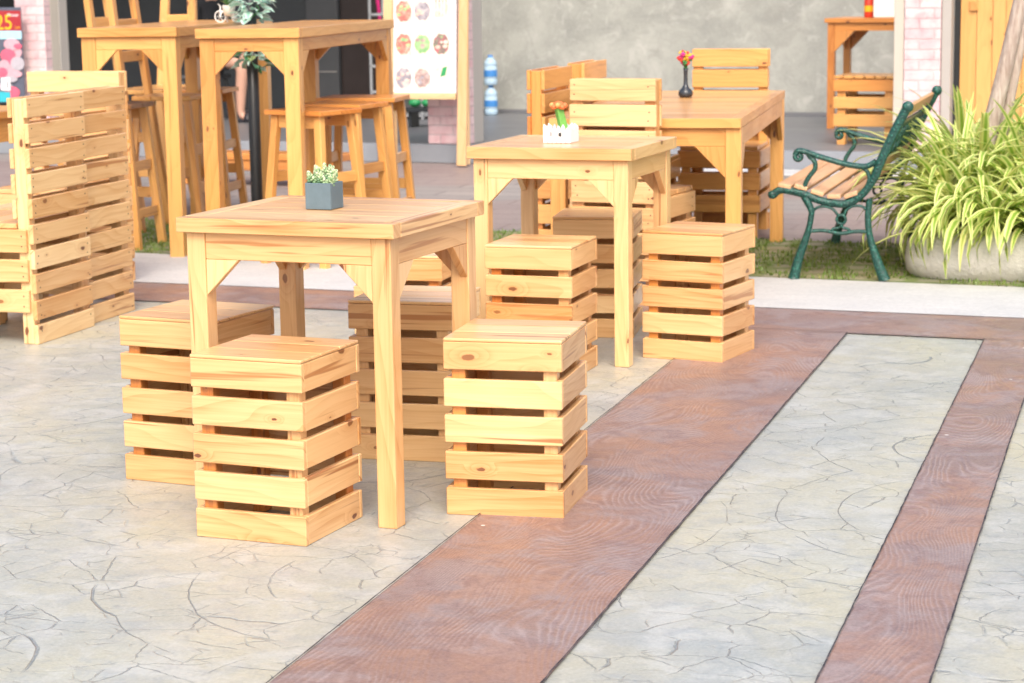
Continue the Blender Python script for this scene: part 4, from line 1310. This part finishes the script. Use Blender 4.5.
for r in range(3):
    for c in range(3):
        x0 = gx0 + c * .1475; z0 = .540 + r * .232
        mb = MB()
        mb.board((x0, -.0062, z0), (x0 + cw, -.0045, z0 + chh), 0, RX)
        nm = foods[r][c][0]
        pts = []
        cx_, cz_ = x0 + cw * .5, z0 + chh * (.42 if r else .38)
        a_, b_ = cw * .46, chh * (.30 if c != 1 else .27)
        rs = random.Random(r * 3 + c)
        if (r, c) == (2, 2):
            for q in range(4):
                xx = x0 + .018 + q * .026
                mb.board((xx, -.0075, z0 + .05), (xx + .018, -.0064, z0 + .15), 0, RX, mat=1)
                mb.board((xx + .004, -.0075, z0 + .152), (xx + .014, -.0064, z0 + .17), 0, RX, mat=2)
        elif (r, c) == (0, 2):
            mb.prism([(x0 + .06, z0 + .09), (x0 + .10, z0 + .10), (x0 + .115, z0 + .165), (x0 + .078, z0 + .155)], 1, -.0075, -.0064, 0, RX, mat=2)
            mb.prism([(x0 + .02, z0 + .05), (x0 + .10, z0 + .04), (x0 + .11, z0 + .07), (x0 + .04, z0 + .08)], 1, -.0075, -.0064, 0, RX, mat=1)
        else:
            for q in range(28):
                an = 2 * PI * q / 28; k_ = 1 + .08 * rs.gauss(0, 1)
                pts.append((cx_ + a_ * math.cos(an) * 1.06, cz_ + b_ * math.sin(an) * 1.12))
            pts = [(cx_ + a_ * 1.0 * math.cos(2 * PI * q / 28) * (1 + .05 * math.sin(q * 2.3)), cz_ + b_ * 1.15 * math.sin(2 * PI * q / 28) * (1 + .08 * math.sin(q * 1.7))) for q in range(28)]
            mb.prism(pts, 1, -.0072, -.0064, 0, RX, mat=1)
            for q in range(5):
                xx = cx_ + rs.uniform(-.7, .7) * a_; zz = cz_ + rs.uniform(-.6, .6) * b_; rr_ = rs.uniform(.010, .02)
                mb.prism([(xx + rr_ * math.cos(2 * PI * k / 9), zz + rr_ * .7 * math.sin(2 * PI * k / 9)) for k in range(9)], 1, -.0082 - q * .0004, -.0078 - q * .0004, 0, RX, mat=2)
        third = {'food_red': 'food_green', 'food_grey': 'food_pinkish', 'food_green': 'food_brown', 'food_mixed': 'food_pinkish', 'food_brown': 'food_grey'}.get(nm, 'white')
        if (r, c) == (0, 2): third = 'green'
        if (r, c) == (2, 2): nm, third = 'food_pinkish', 'food_red'
        mb.build('food_picture', [M['food_bg'], M[nm], M[third]], mbd)

# ------------------------------------------------------------------ price poster at the far left
ps = thing('price_poster', 'dark red price poster with a yellow 25 above pictures of pink sweets', 'poster', bw(-4.195, -.12, .0165), B_A)
PW = .79
mb = MB(); mb.board((0, 0, .40), (PW, .012, 1.145), .002); mb.build('board', M['darkprint'], ps)
for xx in (.04, PW - .08):
    mb = MB(); mb.board((xx, .014, 0), (xx + .04, .05, 1.1), .003); mb.build('leg', M['metalframe'], ps)
mb = MB(); mb.board((0, -.003, .965), (PW, -.0005, 1.120), 0); mb.build('red_panel', M['redsign'], ps)
mb = MB(); mb.board((0, -.003, .9), (PW, -.0005, .964), 0); mb.build('sky_band', M['skyprint'], ps)
rs = random.Random(4)
SW = [M['pinkprint'], M['palepink'], M['greyprint'], M['palepink']]
for k in range(14):
    cx_ = rs.uniform(.05, PW - .03); cz_ = rs.uniform(.45, .87); a_ = rs.uniform(.055, .085); b_ = a_ * .62; yy = -.001 - .0006 * k
    pts = [(cx_ + a_ * math.cos(2 * PI * q / 24), cz_ + b_ * math.sin(2 * PI * q / 24)) for q in range(24)]
    mb = MB(); mb.prism(pts, 1, yy - .0005, yy, 0); mb.build('printed_sweet', SW[k % 4], ps)
for (cx_, cz_, a_, b_, mt) in ((.70, .86, .075, .045, 1), (.755, .845, .04, .02, 0), (.66, .775, .07, .05, 0), (.745, .71, .065, .055, 2), (.62, .70, .05, .04, 1), (.70, .63, .085, .03, 3), (.66, .59, .08, .026, 2), (.60, .64, .05, .04, 0)):
    pts = [(cx_ + a_ * math.cos(2 * PI * q / 24), cz_ + b_ * math.sin(2 * PI * q / 24)) for q in range(24)]
    yy -= .0006; mb = MB(); mb.prism(pts, 1, yy - .0005, yy, 0); mb.build('printed_sweet', SW[mt], ps)
def text(body, size, loc, m, parent, name):
    cu = bpy.data.curves.new(name, 'FONT'); cu.body = body; cu.size = size; cu.extrude = .0006; cu.align_x = 'RIGHT'
    tmp = bpy.data.objects.new(name, cu); col.objects.link(tmp)
    dg = bpy.context.evaluated_depsgraph_get(); me = bpy.data.meshes.new_from_object(tmp.evaluated_get(dg))
    bpy.data.objects.remove(tmp); o = bpy.data.objects.new(name, me); col.objects.link(o); me.materials.clear(); me.materials.append(m)
    o.parent = parent; o.location = loc; o.rotation_euler = (PI / 2, 0, 0)
    return o
text('.25', .165, (.715, -.004, .975), M['yellow'], ps, 'price_digits')
text('Mmuan', .036, (.775, -.004, 1.075), M['paper'], ps, 'small_caption')
text('Lun', .03, (.780, -.004, .982), M['yellow'], ps, 'unit_text')
mb = MB(); mb.board((.585, -.016, .50), (.668, -.0125, .60), .001); mb.build('number_tag', M['paper'], ps)
text('3', .075, (.660, -.018, .522), M['darkprint'], ps, 'tag_digit')
mb = MB(); mb.board((.55, -.0155, .41), (.665, -.0125, .49), .001); mb.build('teal_block', M['teal'], ps)

# ------------------------------------------------------------------ water bottles, broom, shelf, goods
wi = 0
for (du, dv, tier, lb) in ((0, 0, 0, 'lower large water bottle with blue label against the cement wall'), (0, 0, 1, 'upper large water bottle stacked on the lower one')):
    t = thing('water_bottle', lb, 'water bottle', bw(-.805 + du, 3.10 + dv, PH + tier * .262), B_A, 'stacked water bottles by the wall')
    mb = MB(); mb.lathe([(0, 0), (.05, 0), (.058, .01), (.058, .05), (.054, .055), (.058, .06), (.058, .16), (.054, .165), (.058, .172), (.055, .20), (.03, .235), (.02, .24), (.02, .25), (0, .25)], 20); mb.build('bottle_body', M['water'], t)
    mb = MB(); mb.lathe([(.0588, .075), (.0592, .08), (.0592, .125), (.0588, .13)], 20); mb.build('label', M['bluelabel'], t)
    mb = MB(); mb.lathe([(.022, .243), (.022, .259), (0, .261)], 16); mb.build('cap', M['bluelabel'], t)
t = thing('broom', 'bright pink handled broom leaning in the dark doorway', 'broom', bw(-1.72, 2.7, PH), B_A)
mb = MB(); mb.sweep([(.14, -.05, .22), (-.10, .22, 1.25)], .016, n=10); mb.build('handle', M['pink'], t)
mb = MB(); mb.prism([(.07, 0), (.26, 0), (.18, .2), (.13, .22)], 1, -.10, -.04, .004); mb.build('bristles', M['straw'], t)
sf = thing('goods_shelf', 'white shelf rack of green bottles behind the menu board', 'shelf', bw(-1.66, 2.45, PH), B_A)
mb = MB()
for z in (.02, .22, .44, .66, .88): mb.board((0, 0, z), (.50, .28, z + .02), .002)
mb.build('shelves', M['lightgrey'], sf)
mb = MB(); mb.board((.021, .285, 0), (.479, .297, 1.05), .002); mb.build('back_panel', M['lightgrey'], sf)
for x in (0, .48):
    for y in (0, .26):
        mb = MB(); mb.board((x, y, 0), (x + .02, y + .02, 1.05), .002); mb.build('upright', M['lightgrey'], sf)
kk = 0
for z in (.24, .46, .68):
    for x in (.055, .14, .225, .31, .395):
        kk += 1
        lab = 'green bottle on the white shelf rack behind the menu board'
        t = tag(MB().lathe([(0, 0), (.034, 0), (.036, .01), (.036, .09), (.015, .13), (.013, .16), (0, .161)], 14).build('bottle', M['greenglass'] if kk % 4 else M['palepink'], None, bw(-1.66 + x, 2.55, PH + z + .001), B_A), lab if kk % 4 else 'pale pink bottle on the white shelf rack behind the menu board', 'bottle', 'green bottles on the shelf rack' if kk % 4 else 'pink bottles on the shelf rack')
t = thing('low_bench', 'low black trolley of green packets under the menu board', 'trolley', bw(-.90, 1.5, PH), B_A)
mb = MB(); mb.board((0, 0, .13), (.36, .25, .16), .003); mb.build('deck', M['black'], t)
for x in (.02, .30):
    mb = MB(); mb.board((x, .05, 0), (x + .03, .2, .13), .003); mb.build('leg', M['black'], t)
for k in range(3):
    mb = MB(); mb.ball((0, 0, .035), .05, (1.1, .9, .7), sub=2)
    tag(mb.build('packet', M['green'] if k < 2 else M['palepink'], None, bw(-.85 + k * .115, 1.62, PH + .161), B_A), ('green packet on the black trolley under the menu board' if k < 2 else 'pale pink packet on the black trolley under the menu board'), 'packet', 'packets on the black trolley' if k < 2 else None)
mb = MB(); mb.prism([(-.13, 0), (.13, 0), (.10, .07), (.02, .12), (-.08, .09)], 1, -.09, .09, .012)
tag(mb.build('green_bag', M['green'], None, bw(-2.33, 2.6, PH), B_A), 'crumpled green bag on the dark shop floor', 'bag')

# ------------------------------------------------------------------ seated person inside the shop
pp = thing('person', 'seated person in black clothes with bare shins and dark sandals', 'person', bw(-3.03, 2.0, PH), B_A + 0)
def skin_mesh(name, verts, edges, radii, m, parent, sub=2):
    me = bpy.data.meshes.new(name); me.from_pydata([Vector(v) for v in verts], edges, [])
    o = bpy.data.objects.new(name, me); col.objects.link(o)
    sk = o.modifiers.new('Skin', 'SKIN')
    if not me.skin_vertices: me.skin_vertices.new()
    for d, r in zip(me.skin_vertices[0].data, radii):
        d.radius = r if isinstance(r, tuple) else (r, r)
    me.skin_vertices[0].data[0].use_root = True
    sd = o.modifiers.new('Sub', 'SUBSURF'); sd.levels = sub; sd.render_levels = sub
    dg = bpy.context.evaluated_depsgraph_get()
    me2 = bpy.data.meshes.new_from_object(o.evaluated_get(dg))
    bpy.data.objects.remove(o)
    o = bpy.data.objects.new(name, me2); col.objects.link(o); me2.materials.clear(); me2.materials.append(m)
    for f in me2.polygons: f.use_smooth = True
    o.parent = parent
    return o
# local: faces +x, hips at origin, seat z .45
V_ = [(0, 0, .53), (0, 0, .72), (.02, 0, .90), (.03, 0, 1.02), (.05, 0, 1.10), (.07, 0, 1.22), (.075, 0, 1.30)]
E_ = [(i, i + 1) for i in range(6)]; Rd = [(.13, .15), (.12, .14), (.12, .16), (.09, .13), .055, .085, .075]
def chain(start, pts, rad):
    prev = start
    for p, r in zip(pts, rad):
        V_.append(p); Rd.append(r); E_.append((prev, len(V_) - 1)); prev = len(V_) - 1
for s in (-1, 1):
    sp_ = .10 * s
    chain(0, [(.08, sp_, .53), (.25, sp_ * 1.2, .53), (.42, sp_ * 1.3, .51), (.45, sp_ * 1.3, .44), (.43, sp_ * 1.3, .28), (.42, sp_ * 1.3, .08), (.44, sp_ * 1.3, .045), (.55, sp_ * 1.4, .03)], [.095, .085, .062, .056, .052, .036, .036, .028])
    chain(3, [(.02, .20 * s, 1.0), (.06, .24 * s, .78), (.10, .235 * s, .73), (.28, .16 * s, .62), (.36, .14 * s, .60)], [.055, .042, .040, .030, .026])
body = skin_mesh('body', V_, E_, Rd, M['skin'], pp)
sv = [(0, 0, .50), (0, 0, .72), (.02, 0, .90), (.03, 0, 1.03)]; se = [(0, 1), (1, 2), (2, 3)]; sr = [(.145, .17), (.135, .16), (.135, .175), (.10, .14)]
for s in (-1, 1):
    sv += [(.02, .20 * s, 1.0), (.055, .24 * s, .82)]; sr += [.07, .06]; k = len(sv); se += [(3, k - 2), (k - 2, k - 1)]
skin_mesh('shirt', sv, se, sr, M['blackcloth'], pp)
sv = [(-.02, 0, .54)]; se = []; sr = [(.15, .165)]
for s in (-1, 1):
    sv += [(.08, .105 * s, .53), (.25, .12 * s, .53), (.36, .127 * s, .52)]; sr += [.11, .10, .085]; k = len(sv); se += [(0, k - 3), (k - 3, k - 2), (k - 2, k - 1)]
skin_mesh('shorts', sv, se, sr, M['greycloth'], pp)
mb = MB(); mb.ball((.06, 0, 1.285), .098, (1, .86, 1.08), sub=3); mb.build('hair', M['hair'], pp)
for s in (-1, 1):
    mb = MB(); mb.board((.36, .135 * s - .05, .0), (.62, .135 * s + .05, .022), .01, seg=2); mb.sweep(smooth_pts([(.50, .135 * s - .05, .015), (.50, .135 * s, .085), (.50, .135 * s + .05, .015)], 4), .012, .03, n=6, up=(1, 0, 0)); mb.build('sandal', M['sandal'], pp)
mb = MB()
for s in (-1, 1):
    mb.ball((.148, .032 * s, 1.27), .010, sub=1)
mb.build('eyes', M['black'], pp)
cst = thing('low_stool', 'dark low stool under the seated person', 'stool', bw(-3.03, 2.0, PH), B_A)
mb = MB(); mb.board((-.17, -.17, .36), (.17, .17, .395), .01, seg=2); mb.build('seat', M['slate'], cst)
for sx in (-1, 1):
    for sy in (-1, 1):
        mb = MB(); mb.bar((sx * .16, sy * .16, 0), (sx * .13, sy * .13, .359), .035, .035, up=(0, 1, 0)); mb.build('leg', M['slate'], cst)

# ------------------------------------------------------------------ camera
cam = bpy.data.cameras.new('camera'); co = bpy.data.objects.new('camera', cam); col.objects.link(co)
fw = Vector((-.28530883, .94365734, -.16765944)); rt = Vector((.95782106, .28699297, -.01462359)); up = Vector((-.03431742, .16475998, .98573651))
co.matrix_world = Matrix(((rt.x, up.x, -fw.x, 0), (rt.y, up.y, -fw.y, 0), (rt.z, up.z, -fw.z, 1.3555), (0, 0, 0, 1)))
cam.sensor_fit = 'HORIZONTAL'; cam.sensor_width = 36; cam.lens = 2156.6 * 36 / 1024
cam.clip_start = .05; cam.clip_end = 500
cam.dof.use_dof = True; cam.dof.focus_distance = 5.35; cam.dof.aperture_fstop = 8.0
scene.camera = co

# ------------------------------------------------------------------ light
SUN_EL, SUN_AZ = R(46), R(163)      # azimuth measured clockwise from +Y: sun behind and left of the viewer
wd = bpy.data.worlds.new('World'); scene.world = wd; wd.use_nodes = True
nt = wd.node_tree; bg = nt.nodes['Background']
sky = nt.nodes.new('ShaderNodeTexSky'); sky.sky_type = 'NISHITA'; sky.sun_disc = False
sky.sun_elevation = SUN_EL; sky.sun_rotation = SUN_AZ; sky.dust_density = 5.0; sky.air_density = 1.0; sky.ozone_density = 1.0
nt.links.new(sky.outputs[0], bg.inputs[0]); bg.inputs[1].default_value = .147
sl = bpy.data.lights.new('sun', 'SUN'); so = bpy.data.objects.new('sun', sl); col.objects.link(so)
sl.energy = 1.3; sl.angle = R(34); sl.color = (1.0, .965, .915)
sd = Vector((math.sin(SUN_AZ) * math.cos(SUN_EL), math.cos(SUN_AZ) * math.cos(SUN_EL), math.sin(SUN_EL)))
so.rotation_euler = (-sd).to_track_quat('-Z', 'Y').to_euler()
scene.view_settings.view_transform = 'Standard'; scene.view_settings.look = 'None'
scene.view_settings.gamma = 1; scene.view_settings.use_curve_mapping = False
scene.view_settings.exposure = .86
